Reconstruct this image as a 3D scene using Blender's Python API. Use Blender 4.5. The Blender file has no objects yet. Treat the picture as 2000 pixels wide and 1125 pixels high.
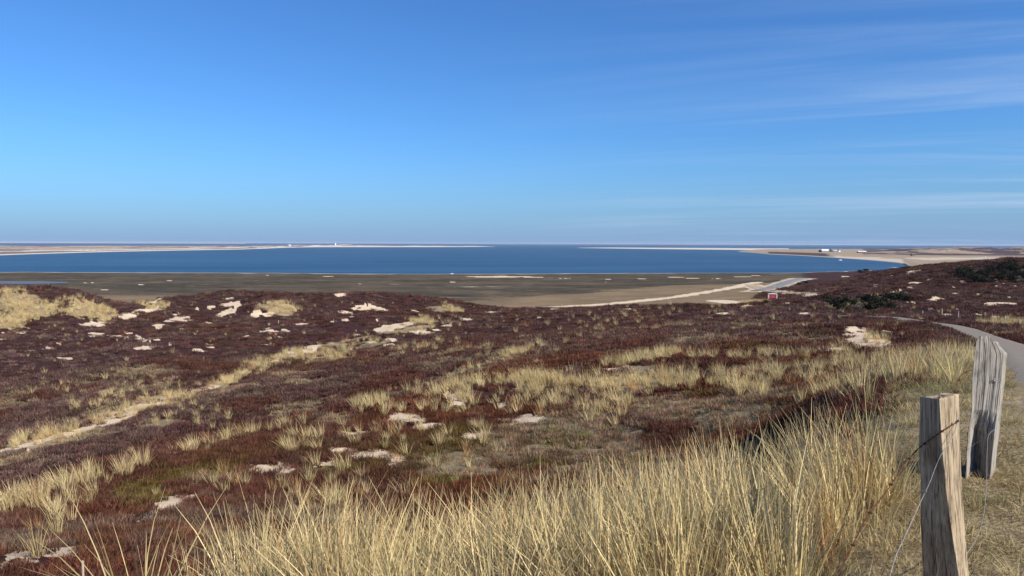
import bpy, math, random
import numpy as np
from mathutils import Vector, Matrix
random.seed(7)
RNG = np.random.default_rng(11)
scene = bpy.context.scene
COL = scene.collection
R = math.radians

# ------------------------------------------------------------------ camera
F = 1450.0                      # focal length in pixels of the 2000 px wide photograph
VH, ROLL = 475.0, 0.0033
PITCH = math.atan((562.5 - VH) / F)
c_f = Vector((0, math.cos(PITCH), -math.sin(PITCH)))
_r0 = Vector((1, 0, 0)); _u0 = Vector((0, math.sin(PITCH), math.cos(PITCH)))
c_r = _r0 * math.cos(ROLL) + _u0 * math.sin(ROLL)
c_u = _u0 * math.cos(ROLL) - _r0 * math.sin(ROLL)
cam_d = bpy.data.cameras.new('camera'); cam = bpy.data.objects.new('camera', cam_d); COL.objects.link(cam)
cam_d.sensor_width = 36.0; cam_d.lens = 36.0 * F / 2000.0
cam_d.clip_start = 0.05; cam_d.clip_end = 60000
cam.matrix_world = Matrix(((c_r.x, c_u.x, -c_f.x, 0), (c_r.y, c_u.y, -c_f.y, 0), (c_r.z, c_u.z, -c_f.z, 0), (0, 0, 0, 1)))
scene.camera = cam

# ------------------------------------------------------------------ light
SUN_EL = R(37); SUN_DIR2 = Vector((0.80, -0.60)).normalized()
SUN_AZ = math.atan2(SUN_DIR2.x, SUN_DIR2.y)           # clockwise from +Y
sd = bpy.data.lights.new('sun', 'SUN'); sun = bpy.data.objects.new('sun', sd); COL.objects.link(sun)
sd.energy = 5.0; sd.angle = R(0.5); sd.color = (1.0, 0.92, 0.78)
to_sun = Vector((SUN_DIR2.x * math.cos(SUN_EL), SUN_DIR2.y * math.cos(SUN_EL), math.sin(SUN_EL)))
sun.rotation_euler = to_sun.to_track_quat('Z', 'Y').to_euler()
world = bpy.data.worlds.new('World'); scene.world = world; world.use_nodes = True
wt = world.node_tree; wt.nodes.clear()

def N(t, typ, **kw):
    n = t.nodes.new(typ)
    for k, v in kw.items():
        if k == 'ins':
            for a, b in v.items():
                n.inputs[a].default_value = b
        else:
            setattr(n, k, v)
    return n
def L(t, a, b):
    t.links.new(a, b)
def math_n(t, op, a, b=None, c=None, clamp=False):
    n = N(t, 'ShaderNodeMath', operation=op); n.use_clamp = clamp
    for i, x in enumerate((a, b, c)):
        if x is None: continue
        if isinstance(x, (int, float)): n.inputs[i].default_value = x
        else: L(t, x, n.inputs[i])
    return n.outputs[0]
def mixc(t, fac, a, b, mode='MIX'):
    n = N(t, 'ShaderNodeMix', data_type='RGBA', blend_type=mode)
    for k, x in ((0, fac), (6, a), (7, b)):
        if isinstance(x, (int, float)): n.inputs[k].default_value = x
        elif isinstance(x, (tuple, list)): n.inputs[k].default_value = (*x[:3], 1)
        else: L(t, x, n.inputs[k])
    return n.outputs[2]
def smooth(t, x, lo, hi):
    n = N(t, 'ShaderNodeMapRange', interpolation_type='SMOOTHSTEP')
    L(t, x, n.inputs[0]); n.inputs[1].default_value = lo; n.inputs[2].default_value = hi
    return n.outputs[0]

sky = N(wt, 'ShaderNodeTexSky', sky_type='NISHITA', sun_disc=False)
sky.sun_elevation = SUN_EL; sky.sun_rotation = SUN_AZ
sky.altitude = 20; sky.air_density = 1.0; sky.dust_density = 0.3; sky.ozone_density = 2.2
tc = N(wt, 'ShaderNodeTexCoord')
sep = N(wt, 'ShaderNodeSeparateXYZ'); L(wt, tc.outputs['Generated'], sep.inputs[0])
zc = math_n(wt, 'MAXIMUM', sep.outputs[2], 0.0)
# grey-blue haze layer low over the horizon, the same all the way round
low = math_n(wt, 'POWER', math_n(wt, 'SUBTRACT', 1.0, math_n(wt, 'MINIMUM', math_n(wt, 'DIVIDE', zc, 0.16), 1.0)), 2.0)
skyc = mixc(wt, 1.0, sky.outputs[0], (0.47, 0.90, 1.46), 'MULTIPLY')
skyc = mixc(wt, math_n(wt, 'MULTIPLY', low, 0.85), skyc, (2.45, 3.80, 6.5))
# thin cirrus drawn out by the wind, laid out on a high flat layer
den = math_n(wt, 'ADD', zc, 0.10)
cmb = N(wt, 'ShaderNodeCombineXYZ')
L(wt, math_n(wt, 'DIVIDE', sep.outputs[0], den), cmb.inputs[0]); L(wt, math_n(wt, 'DIVIDE', sep.outputs[1], den), cmb.inputs[1])
mpr = N(wt, 'ShaderNodeMapping'); mpr.inputs['Rotation'].default_value = (0, 0, R(20)); L(wt, cmb.outputs[0], mpr.inputs[0])
mp = N(wt, 'ShaderNodeMapping'); mp.inputs['Scale'].default_value = (0.30, 1.7, 1); mp.inputs['Location'].default_value = (3.1, 1.7, 0.4); L(wt, mpr.outputs[0], mp.inputs[0])
cn = N(wt, 'ShaderNodeTexNoise', ins={'Scale': 1.0, 'Detail': 7.0, 'Roughness': 0.60, 'Distortion': 0.6}); L(wt, mp.outputs[0], cn.inputs['Vector'])
# the cirrus bank lies to the east, on the right, and thins out towards the left
cl = math_n(wt, 'MULTIPLY', smooth(wt, cn.outputs['Fac'], 0.42, 0.78), smooth(wt, math_n(wt, 'DIVIDE', sep.outputs[0], den), -0.6, 3.2))
cl = math_n(wt, 'MULTIPLY', cl, 0.50)
skyc = mixc(wt, cl, skyc, (5.6, 6.9, 9.2))
bg = N(wt, 'ShaderNodeBackground', ins={'Strength': 0.078}); L(wt, skyc, bg.inputs['Color'])
wo = N(wt, 'ShaderNodeOutputWorld'); L(wt, bg.outputs[0], wo.inputs['Surface'])
scene.view_settings.view_transform = 'Standard'; scene.view_settings.look = 'None'
scene.view_settings.exposure = 0.35; scene.view_settings.gamma = 1.0
scene.view_settings.use_curve_mapping = False
scene.cycles.max_bounces = 6; scene.cycles.transparent_max_bounces = 8; scene.cycles.volume_bounces = 0

# ------------------------------------------------------------------ helpers
def pix_dir(u, v):
    a = (u - 1000.0) / F; b = (562.5 - v) / F
    d = c_f + c_r * a + c_u * b
    return d / d.y                                     # scaled to one metre forward
def at(u, v, d):
    return pix_dir(u, v) * d                            # the point d metres forward
def vh_at(u): return VH + ROLL * (u - 1000.0)

def _hash(ix, iy, seed):
    h = (ix.astype(np.int64) * 374761393 + iy.astype(np.int64) * 668265263 + seed * 974634777) & 0xFFFFFFFF
    h = ((h ^ (h >> 13)) * 1274126177) & 0xFFFFFFFF
    return ((h ^ (h >> 16)) & 0xFFFFFF) / float(0xFFFFFF)
def vnoise(x, y, seed=0):
    ix = np.floor(x); iy = np.floor(y); fx = x - ix; fy = y - iy
    fx = fx * fx * fx * (fx * (fx * 6 - 15) + 10); fy = fy * fy * fy * (fy * (fy * 6 - 15) + 10)
    ix = ix.astype(np.int64); iy = iy.astype(np.int64)
    a = _hash(ix, iy, seed); b = _hash(ix + 1, iy, seed); c = _hash(ix, iy + 1, seed); d = _hash(ix + 1, iy + 1, seed)
    return (a + (b - a) * fx) * (1 - fy) + (c + (d - c) * fx) * fy
def fbm(x, y, seed=0, octv=4, gain=0.5):
    s = 0; a = 1.0; t = 0
    for k in range(octv):
        ca, sa = math.cos(0.6 * k), math.sin(0.6 * k)
        s = s + a * vnoise((x * ca - y * sa) * 2.03 ** k + 17.3 * k, (x * sa + y * ca) * 2.03 ** k - 9.1 * k, seed + k); t += a; a *= gain
    return s / t * 2 - 1
def sstep(x, a, b):
    t = np.clip((x - a) / (b - a), 0, 1); return t * t * (3 - 2 * t)

def new_mat(name):
    m = bpy.data.materials.new(name); m.use_nodes = True
    t = m.node_tree; t.nodes.clear()
    o = N(t, 'ShaderNodeOutputMaterial'); b = N(t, 'ShaderNodeBsdfPrincipled'); L(t, b.outputs[0], o.inputs['Surface'])
    b.inputs['Specular IOR Level'].default_value = 0.15; b.inputs['Roughness'].default_value = 0.9
    return m, t, b, o
def simple_mat(name, c1, c2=None, scale=8.0, rough=0.8, spec=0.2, bump=0.0, stretch=(1, 1, 1), detail=5.0):
    m, t, b, o = new_mat(name)
    c2 = c2 or tuple(x * 0.75 for x in c1)
    tcn = N(t, 'ShaderNodeTexCoord'); mp_ = N(t, 'ShaderNodeMapping'); mp_.inputs['Scale'].default_value = stretch
    L(t, tcn.outputs['Object'], mp_.inputs[0])
    n = N(t, 'ShaderNodeTexNoise', ins={'Scale': scale, 'Detail': detail, 'Roughness': 0.6}); L(t, mp_.outputs[0], n.inputs['Vector'])
    L(t, mixc(t, smooth(t, n.outputs['Fac'], 0.3, 0.7), c1, c2), b.inputs['Base Color'])
    b.inputs['Roughness'].default_value = rough; b.inputs['Specular IOR Level'].default_value = spec
    if bump:
        bp = N(t, 'ShaderNodeBump', ins={'Strength': 0.6, 'Distance': bump}); L(t, n.outputs['Fac'], bp.inputs['Height']); L(t, bp.outputs[0], b.inputs['Normal'])
    return m

def np_mesh(name, verts, faces, smooth_=True):
    """faces: (n,3) or (n,4) int array"""
    me = bpy.data.meshes.new(name)
    verts = np.asarray(verts, dtype=np.float32); faces = np.asarray(faces, dtype=np.int32)
    k = faces.shape[1]
    me.vertices.add(len(verts)); me.vertices.foreach_set('co', verts.ravel())
    me.loops.add(faces.size); me.loops.foreach_set('vertex_index', faces.ravel())
    me.polygons.add(len(faces)); me.polygons.foreach_set('loop_start', np.arange(0, faces.size, k, dtype=np.int32))
    me.polygons.foreach_set('loop_total', np.full(len(faces), k, dtype=np.int32))
    me.polygons.foreach_set('use_smooth', np.full(len(faces), smooth_, dtype=bool))
    me.update(calc_edges=True); me.validate()
    return me
def link(name, me, mat=None, parent=None, kind=None, label=None, cat=None, group=None, loc=None):
    o = bpy.data.objects.new(name, me); COL.objects.link(o)
    if mat is not None and me is not None and not me.materials: me.materials.append(mat)
    if parent is not None: o.parent = parent
    if loc is not None: o.location = loc
    tag(o, label, cat, group, kind)
    return o
def tag(o, label=None, cat=None, group=None, kind=None):
    if label: o['label'] = label
    if cat: o['category'] = cat
    if group: o['group'] = group
    if kind: o['kind'] = kind
    return o
def fattr(me, name, arr):
    a = me.attributes.new(name, 'FLOAT', 'POINT'); a.data.foreach_set('value', np.asarray(arr, dtype=np.float32).ravel())
def grid_faces(nr, nc, wrap=False):
    i = np.arange(nr - 1)[:, None]; j = np.arange(nc if wrap else nc - 1)[None, :]
    j2 = (j + 1) % nc
    return np.stack([i * nc + j, i * nc + j2, (i + 1) * nc + j2, (i + 1) * nc + j], -1).reshape(-1, 4)
class MB:
    """collects simple closed shapes for one mesh object"""
    def __init__(s): s.v = []; s.f = []
    def add(s, vs, fs):
        o = len(s.v); s.v += [tuple(p) for p in vs]; s.f += [tuple(i + o for i in f) for f in fs]
    def box(s, x0, x1, y0, y1, z0, z1):
        s.add([(x0, y0, z0), (x1, y0, z0), (x1, y1, z0), (x0, y1, z0), (x0, y0, z1), (x1, y0, z1), (x1, y1, z1), (x0, y1, z1)],
              [(0, 3, 2, 1), (4, 5, 6, 7), (0, 1, 5, 4), (1, 2, 6, 5), (2, 3, 7, 6), (3, 0, 4, 7)])
    def prism(s, pts, y0, y1):                        # outline in x,z pushed along y
        n = len(pts); s.add([(x, y0, z) for x, z in pts] + [(x, y1, z) for x, z in pts],
            [tuple(range(n)), tuple(range(2 * n - 1, n - 1, -1))] + [(i, i + n, (i + 1) % n + n, (i + 1) % n) for i in range(n)])
    def lathe(s, prof, n=16, c=(0, 0, 0)):            # prof: (radius, z)
        vs = []; fs = []
        for r, z in prof:
            for k in range(n):
                a = 2 * math.pi * k / n; vs.append((c[0] + r * math.cos(a), c[1] + r * math.sin(a), c[2] + z))
        for i in range(len(prof) - 1):
            for k in range(n): fs.append((i * n + k, i * n + (k + 1) % n, (i + 1) * n + (k + 1) % n, (i + 1) * n + k))
        fs.append(tuple(range(n - 1, -1, -1))); fs.append(tuple((len(prof) - 1) * n + k for k in range(n)))
        s.add(vs, fs)
    def tube(s, pts, rad, n=6):
        pts = [Vector(p) for p in pts]; m = len(pts); rads = rad if hasattr(rad, '__len__') else [rad] * m
        vs = []; fs = []; ref = Vector((0.3, 0.2, 0.93))
        for i, p in enumerate(pts):
            d = (pts[min(i + 1, m - 1)] - pts[max(i - 1, 0)]).normalized()
            a = d.cross(ref)
            if a.length < 0.05: a = d.cross(Vector((1, 0, 0)))
            a.normalize(); b = d.cross(a)
            for k in range(n):
                t = 2 * math.pi * k / n; vs.append(p + (a * math.cos(t) + b * math.sin(t)) * rads[i])
        for i in range(m - 1):
            for k in range(n): fs.append((i * n + k, i * n + (k + 1) % n, (i + 1) * n + (k + 1) % n, (i + 1) * n + k))
        fs.append(tuple(range(n - 1, -1, -1))); fs.append(tuple((m - 1) * n + k for k in range(n)))
        s.add(vs, fs)
    def mesh(s, name, smooth_=False):
        me = bpy.data.meshes.new(name); me.from_pydata(s.v, [], s.f); me.update()
        if smooth_: me.polygons.foreach_set('use_smooth', np.ones(len(me.polygons), dtype=bool))
        return me
def catmull(pts, n=8):
    P = [Vector(p) for p in pts]; P = [P[0] * 2 - P[1]] + P + [P[-1] * 2 - P[-2]]; out = []
    for i in range(1, len(P) - 2):
        a, b, c, d = P[i - 1:i + 3]
        for k in range(n):
            t = k / n
            out.append(0.5 * ((2 * b) + (c - a) * t + (2 * a - 5 * b + 4 * c - d) * t * t + (3 * b - a - 3 * c + d) * t ** 3))
    out.append(P[-2]); return out

# ------------------------------------------------------------------ terrain height
# one column for each of a set of bearings; every column lists the same landforms outward from the viewpoint as (metres forward, height)
SEA = -25.0
COLS = {
 -500: [(1,-1.6),(4,-2.3),(7,-3.6),(10,-4.6),(14,-5.8),(18,-6.9),(25,-11.6),(50,-14.5),(80,-14.4),(110,-12.6),(150,-10.6),(195,-20),(380,-24.1),(590,-24.9),(680,-27),(900,-30)],
 0:    [(1,-1.6),(5,-2.7),(8,-4.0),(12,-5.2),(16,-6.3),(20,-7.2),(28,-12.4),(60,-14.9),(85,-14.6),(115,-13.3),(160,-10.2),(200,-20),(380,-24.1),(600,-24.9),(690,-27),(900,-30)],
 250:  [(1,-1.6),(6,-3.0),(10,-4.7),(15,-5.9),(20,-6.7),(25,-7.4),(34,-12.6),(65,-14.3),(90,-14.1),(120,-13.9),(165,-14.2),(210,-21),(380,-24.1),(600,-24.9),(690,-27),(900,-30)],
 500:  [(1,-1.6),(6,-3.0),(10,-4.8),(18,-6.8),(24,-7.4),(31,-7.9),(41,-12.7),(75,-14.0),(100,-14.4),(130,-14.0),(170,-13.3),(215,-21),(380,-24.1),(600,-24.9),(690,-27),(900,-30)],
 750:  [(1,-1.6),(6,-3.0),(10,-4.7),(20,-7.3),(27,-7.7),(38,-7.9),(50,-11.8),(85,-13.3),(110,-14.2),(135,-14.4),(175,-13.0),(215,-21.3),(380,-24.1),(585,-24.9),(680,-27),(900,-30)],
 1000: [(1,-1.6),(6,-2.9),(10,-4.4),(20,-7.2),(28,-7.8),(42,-7.7),(60,-9.3),(90,-11.2),(115,-12.9),(145,-14.3),(180,-16.1),(235,-22.3),(380,-24.0),(595,-24.9),(690,-27),(900,-30)],
 1250: [(1,-1.6),(6,-2.7),(10,-4.1),(20,-6.6),(28,-7.3),(50,-7.4),(65,-8.5),(90,-10.2),(120,-12.0),(150,-13.5),(190,-15.8),(240,-21.5),(380,-23.6),(620,-24.9),(720,-27),(900,-30)],
 1500: [(1,-1.6),(6,-2.5),(10,-3.6),(20,-5.6),(28,-6.1),(50,-7.4),(70,-8.4),(95,-10.0),(125,-11.8),(160,-14.2),(200,-16.9),(230,-20.4),(370,-21.4),(640,-24.9),(740,-27),(900,-30)],
 1640: [(1,-1.6),(5,-2.1),(10,-3.0),(18,-4.5),(28,-5.6),(46,-6.9),(65,-8.1),(90,-9.7),(120,-11.2),(150,-12.2),(180,-13.3),(225,-16.8),(330,-17.2),(420,-21.5),(760,-25.6),(900,-28)],
 1750: [(1,-1.6),(5,-1.85),(9,-2.4),(15,-3.3),(25,-4.7),(40,-6.5),(65,-8.1),(90,-9.6),(120,-11.0),(150,-11.8),(180,-12.5),(235,-13.6),(330,-10.2),(430,-21.0),(700,-25.2),(900,-26)],
 1880: [(1,-1.6),(4,-1.65),(7,-1.85),(12,-2.6),(22,-4.0),(38,-6.0),(62,-8.0),(88,-9.6),(115,-10.9),(145,-11.9),(180,-12.5),(225,-13.0),(300,-7.6),(420,-19.0),(700,-24.0),(900,-24.5)],
 2000: [(1,-1.6),(4,-1.62),(7,-1.7),(10,-2.0),(22,-3.6),(38,-5.2),(60,-7.4),(85,-9.4),(110,-11.0),(140,-12.0),(175,-12.8),(215,-12.6),(275,-5.8),(400,-17.0),(700,-23.5),(900,-24)],
 2500: [(1,-1.6),(4,-1.6),(7,-1.7),(10,-1.9),(22,-3.2),(38,-4.6),(60,-6.6),(85,-8.6),(110,-10.0),(140,-11.2),(175,-12.2),(215,-11.0),(275,-5.0),(400,-14.0),(700,-22.5),(900,-24)],
}
_cu = np.array(sorted(COLS)); _cs = (_cu - 1000) / F
_lev = np.array([COLS[k] for k in _cu], dtype=float)               # columns x landforms x 2
_sg = np.linspace(_cs[0], _cs[-1], 240)
_tab = np.stack([[np.interp(_sg, _cs, _lev[:, k, c]) for c in (0, 1)] for k in range(_lev.shape[1])])   # landforms x 2 x 240
_ker = np.exp(-0.5 * (np.arange(-12, 13) / 4.5) ** 2); _ker /= _ker.sum()
for k in range(_tab.shape[0]):
    for c in (0, 1):
        _tab[k, c] = np.convolve(np.pad(_tab[k, c], 12, mode='edge'), _ker, mode='valid')
NL = _tab.shape[0]

PATH_EDGE = [(-7.5, -12.0), (-2.6, -4.0), (2.3, 3.0), (5.9, 8.6), (14.6, 22.0), (26.0, 40.0), (38.5, 63.0), (44.5, 77.0), (47.0, 92.0), (46.5, 106.0)]
_pe = np.array([tuple(p) for p in catmull([(x, y, 0) for x, y in PATH_EDGE], 16)])[:, :2]
_tan = np.gradient(_pe, axis=0); _tan /= np.linalg.norm(_tan, axis=1)[:, None]
PATH_W = 2.7
_pc = _pe + np.stack([_tan[:, 1], -_tan[:, 0]], 1) * PATH_W / 2
_pcd = np.concatenate([_pc[::6], _pc[-1:]])
def dist_poly(x, y, poly):
    best = np.full(x.shape, 1e9); idx = np.zeros(x.shape)
    for i in range(len(poly) - 1):
        a = poly[i]; b = poly[i + 1]; ab = b - a
        t = np.clip(((x - a[0]) * ab[0] + (y - a[1]) * ab[1]) / (ab @ ab), 0, 1)
        d = np.hypot(x - a[0] - t * ab[0], y - a[1] - t * ab[1])
        m = d < best; best = np.where(m, d, best); idx = np.where(m, i + t, idx)
    return best, idx

BUMPS = []            # x, y, radius across, radius along, height
def base_height(x, y):
    r = np.hypot(x, y); az = np.arctan2(x, y)
    s = np.tan(np.clip(az, -0.80, 0.80)); s = np.clip(s, _sg[0], _sg[-1])
    rho = np.maximum(r * np.maximum(np.cos(az), 0.69), 0.05)
    fi = (s - _sg[0]) / (_sg[-1] - _sg[0]) * 239; i0 = np.clip(fi.astype(int), 0, 238); ft = fi - i0
    D = _tab[:, 0][:, i0] * (1 - ft) + _tab[:, 0][:, i0 + 1] * ft
    Z = _tab[:, 1][:, i0] * (1 - ft) + _tab[:, 1][:, i0 + 1] * ft
    h = D[1:] - D[:-1]; dl = (Z[1:] - Z[:-1]) / h
    m = np.empty_like(Z); m[0] = 0; m[-1] = dl[-1]
    m[1:-1] = np.where(dl[1:] * dl[:-1] > 0, 2 * dl[1:] * dl[:-1] / np.where(np.abs(dl[1:] + dl[:-1]) < 1e-9, 1e-9, dl[1:] + dl[:-1]), 0.35 * (dl[1:] + dl[:-1]))
    k = np.clip((D <= rho).sum(0) - 1, 0, NL - 2)
    ar = np.arange(x.size); g = lambda A: A.reshape(A.shape[0], -1)[k.ravel(), ar].reshape(x.shape)
    g1 = lambda A: A.reshape(A.shape[0], -1)[k.ravel() + 1, ar].reshape(x.shape)
    hh = g(h); t = np.clip((rho - g(D)) / hh, 0, 1)
    z = (2 * t**3 - 3 * t**2 + 1) * g(Z) + (t**3 - 2 * t**2 + t) * hh * g(m) + (3 * t**2 - 2 * t**3) * g1(Z) + (t**3 - t**2) * hh * g1(m)
    back = sstep(np.abs(az), 1.0, 1.9)
    zb = -1.6 - 0.05 * r; zb = np.maximum(zb, -20) 
    return z * (1 - back) + zb * back
def height0(x, y):
    r = np.hypot(x, y)
    z = base_height(x, y)
    land = 1 - sstep(r, 215, 270) * (1 - sstep(x / np.maximum(y, 1), 0.42, 0.50))      # the salt marsh stays flat
    a1 = sstep(r, 45, 110) * land
    z = z + a1 * (0.95 * fbm(x / 23, y / 23, 3, 3) + 0.5 * np.abs(fbm(x / 9.5, y / 9.5, 8, 2)) + 0.22 * fbm(x / 3.2, y / 3.2, 9, 2))
    a2 = sstep(r, 9, 24) * (1 - sstep(r, 60, 110))
    z = z + a2 * (0.30 * fbm(x / 7.5, y / 7.5, 5, 3) + 0.14 * fbm(x / 1.9, y / 1.9, 6, 3))
    a3 = 1 - sstep(r, 14, 30)
    z = z + a3 * sstep(r, 1.0, 5.0) * (0.10 * fbm(x / 1.7, y / 1.7, 12, 3))
    z = z + (1 - land) * 0.07 * fbm(x / 14, y / 14, 13, 3)
    for bx, by, ra, rb, bh in BUMPS:
        n = math.hypot(bx, by); ux, uy = bx / n, by / n
        al = (x - bx) * ux + (y - by) * uy; ac = (x - bx) * uy - (y - by) * ux
        z = z + bh * np.exp(-(al / rb) ** 2 - (ac / ra) ** 2)
    return z
def smooth_path_z():
    z = height0(_pc[:, 0], _pc[:, 1]); k = np.ones(15) / 15
    return np.convolve(np.pad(z, 7, mode='edge'), k, mode='valid')
def bump_at(u, d, ra, rb, h):
    p = at(u, 560, d); BUMPS.append((p.x, p.y, ra, rb, h))
# single dunes that rise above their neighbours
bump_at(20, 152, 10, 15, 1.2); bump_at(150, 150, 7, 12, 2.2); bump_at(225, 165, 6, 14, -1.2); bump_at(300, 158, 7, 9, 1.4); bump_at(440, 166, 9, 9, 2.4); bump_at(120, 120, 9, 7, -0.8); bump_at(360, 140, 12, 9, -0.8); bump_at(640, 150, 10, 9, -0.7)
bump_at(545, 156, 7, 8, 2.0); bump_at(740, 170, 14, 11, 1.8); bump_at(885, 178, 5, 8, 0.6)
bump_at(1675, 156, 8, 9, 2.8); bump_at(1760, 162, 8, 9, 2.0); bump_at(1560, 175, 9, 8, 0.8); bump_at(1690, 66, 6.0, 5, 0.7); bump_at(1980, 260, 20, 22, 2.6)
PZ = smooth_path_z()
def height(x, y):
    x = np.atleast_1d(np.asarray(x, float)); y = np.atleast_1d(np.asarray(y, float))
    z = height0(x, y)
    near = np.where((np.abs(x - 0.5 * y) < 22) & (y > -20) & (y < 112))
    if near[0].size:
        d, i = dist_poly(x[near], y[near], _pcd)
        w = 1 - sstep(d, PATH_W / 2 + 0.1, PATH_W / 2 + np.clip(1.4 + 0.22 * np.hypot(x[near], y[near]), 1.6, 7.0))
        z[near] = z[near] * (1 - w) + (np.interp(i * 6.0, np.arange(len(PZ)), PZ) - 0.02) * w
    return z
def hz(x, y): return float(height(np.array([x]), np.array([y]))[0])
_T = np.exp(np.linspace(math.log(1.5), math.log(880), 460))
def ground(u, v, dmin=1.5, dmax=880):
    """where the line of sight through pixel u, v meets the land"""
    d = pix_dir(u, v); T = _T[(_T >= dmin) & (_T <= dmax)]
    zz = height(d.x * T, T)
    below = np.nonzero(d.z * T <= zz)[0]
    if len(below) == 0: return None
    i = below[0]
    if i == 0: return Vector((d.x * T[0], T[0], zz[0]))
    a = d.z * T[i - 1] - zz[i - 1]; b = zz[i] - d.z * T[i]; t = T[i - 1] + (T[i] - T[i - 1]) * a / max(a + b, 1e-9)
    return Vector((d.x * t, t, hz(d.x * t, t)))

# ------------------------------------------------------------------ what grows where (bare sand, moss, straw)
class Patch:
    def __init__(s, u, v, w, h, ang=0.0):
        c = ground(u, v); s.ok = c is not None
        if not s.ok: return
        s.c = c; ca, sa = math.cos(R(ang)), math.sin(R(ang)); ax = []
        for du, dv, ln in ((ca, -sa, w / 2), (sa, ca, h / 2)):
            best = None
            for sg in (1, -1):
                q = ground(u + sg * du * ln, v + sg * dv * ln)
                if q is None: continue
                e = (q - c) * sg; e.z = 0
                lim = max(12.0 * ln * c.y / F, 0.25)
                if e.length > lim: e = e * (lim / e.length)
                if best is None or e.length < best.length: best = e
            ax.append(best if best is not None else Vector((ln * c.y / F, 0, 0)))
        A, B = ax; det = A.x * B.y - A.y * B.x
        if abs(det) < 1e-4 * A.length * B.length + 1e-9: B = Vector((-A.y, A.x, 0)); det = A.x * B.y - A.y * B.x
        s.A, s.B, s.det = A, B, det
        s.rad = (A.length + B.length) * 2.0
    def field(s, x, y):
        dx = x - s.c.x; dy = y - s.c.y
        p = (dx * s.B.y - dy * s.B.x) / s.det; q = (s.A.x * dy - s.A.y * dx) / s.det
        return np.sqrt(p * p + q * q)
    def coords(s, x, y):
        dx = x - s.c.x; dy = y - s.c.y
        return (dx * s.B.y - dy * s.B.x) / s.det, (s.A.x * dy - s.A.y * dx) / s.det
class Fleck(Patch):
    def __init__(s, x, y, a, b, rot):
        s.ok = True; s.c = Vector((x, y, 0)); s.A = Vector((math.cos(rot) * a, math.sin(rot) * a, 0)); s.B = Vector((-math.sin(rot) * b, math.cos(rot) * b, 0)); s.det = a * b; s.rad = (a + b) * 1.6
SAND = [(536,917,115,30,12),(340,979,90,28,12),(295,1008,45,14,22),(90,1078,210,26,9),(438,858,45,10,0),(333,885,34,8,8),(795,817,85,22,-8),(840,832,85,20,4),(700,846,75,12,4),
 (895,777,42,38,30),(935,852,75,18,10),(727,889,110,20,3),(776,899,44,30,20),(670,881,60,14,0),(1037,817,95,20,8),(985,790,40,10,0),(640,905,50,8,8),
 (1660,647,24,40,-20),(1672,652,50,34,-25),(1692,668,84,40,-30),(1722,664,56,18,-15),(1635,684,38,16,0),(1735,648,28,9,-10),(1707,642,16,6,0),(1860,686,56,7,0),(1826,680,22,7,0),(1957,591,56,8,-3),(1930,596,30,6,0),(1825,584,30,6,8),(1855,580,24,4,0),
 (1775,563,18,9,20),(1750,570,26,7,12),(1780,553,16,4,0),(1795,552,20,4,10),(1852,616,22,5,-8),(1910,615,18,5,-10),(1945,620,20,5,-15),(1742,523,20,6,0),(1732,532,10,3,0),(1809,539,7,4,0),(1804,534,6,4,0),(1790,545,8,3,0),(1862,561,20,4,-30),(1570,612,26,4,0),
 (45,650,22,6,0),(190,654,34,11,0),(232,658,40,8,-8),(277,663,28,11,-20),(282,678,42,10,0),(95,679,32,4,0),(250,617,38,14,0),(285,606,64,11,18),(350,624,54,11,3),(310,635,24,9,0),(442,583,44,4,-5),(415,599,16,8,10),(447,594,42,9,5),
 (445,610,40,9,22),(500,614,22,14,30),(180,634,50,12,0),(6,662,16,4,0),(705,602,36,10,-5),(735,602,46,8,-24),(680,612,32,8,-10),(650,628,20,4,0),(675,625,14,5,0),(590,633,32,4,0),(527,648,30,8,0),(557,646,17,7,0),(772,637,78,13,16),(825,651,50,10,3),
 (855,645,18,5,0),(700,656,46,7,8),(612,677,34,11,0),(588,687,44,9,0),(760,673,24,8,0),(910,624,28,5,3),(872,635,22,5,0),(1412,612,30,5,0),(1460,598,30,5,0),(1480,591,34,3,0),(1535,592,34,3,2),(130,700,30,4,0),(620,700,30,6,0),(960,610,30,5,0),(1205,720,60,6,12),(1165,683,50,4,-8),(1690,560,14,4,0),
 (970,540.5,140,5,0),(1040,541.5,50,3,0),(1320,541.5,34,2,0),(1352,543.5,24,2,0),(1450,540.5,34,2,0),(1478,538.5,24,2,0),(1108,543.5,30,2,0),(1192,545,24,2,0),(1255,545,22,2,0),(1400,544,26,2,0),(330,548,12,2,0),(275,556,12,2,0),(200,566,16,2,0),(700,555,14,2,0),(640,540,20,2,0),(885,551,10,2,0),(160,552,50,1.5,0),(520,538,18,2,0)]
_rp = np.random.default_rng(21)
SAND += [(_rp.uniform(1645, 1990), _rp.uniform(524, 606), _rp.uniform(4, 15), _rp.uniform(2, 4.5), _rp.uniform(-15, 20)) for _ in range(46)]
SAND += [(_rp.uniform(0, 950), _rp.uniform(600, 690), _rp.uniform(5, 18), _rp.uniform(1.5, 4), _rp.uniform(-12, 15)) for _ in range(40)]
STRAW = [(25,585,90,48,0),(60,610,130,36,10),(20,630,70,30,10),(165,603,110,40,-8),(200,612,60,30,-12),(300,600,60,12,5),(545,603,90,30,0),(825,628,46,18,5),(885,606,44,14,-25),(560,697,60,20,20),(500,712,50,14,18),(660,697,60,14,0),
 (90,860,150,26,12),(320,775,120,14,8),(440,748,70,12,10),(1960,632,120,10,0),(1765,732,70,20,0),(1050,745,160,30,0),(1250,750,200,22,0),(1010,690,60,12,10),(1260,700,130,14,10),(1475,590,60,6,0),(1640,600,40,8,10),(1700,585,50,10,10)]
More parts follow.
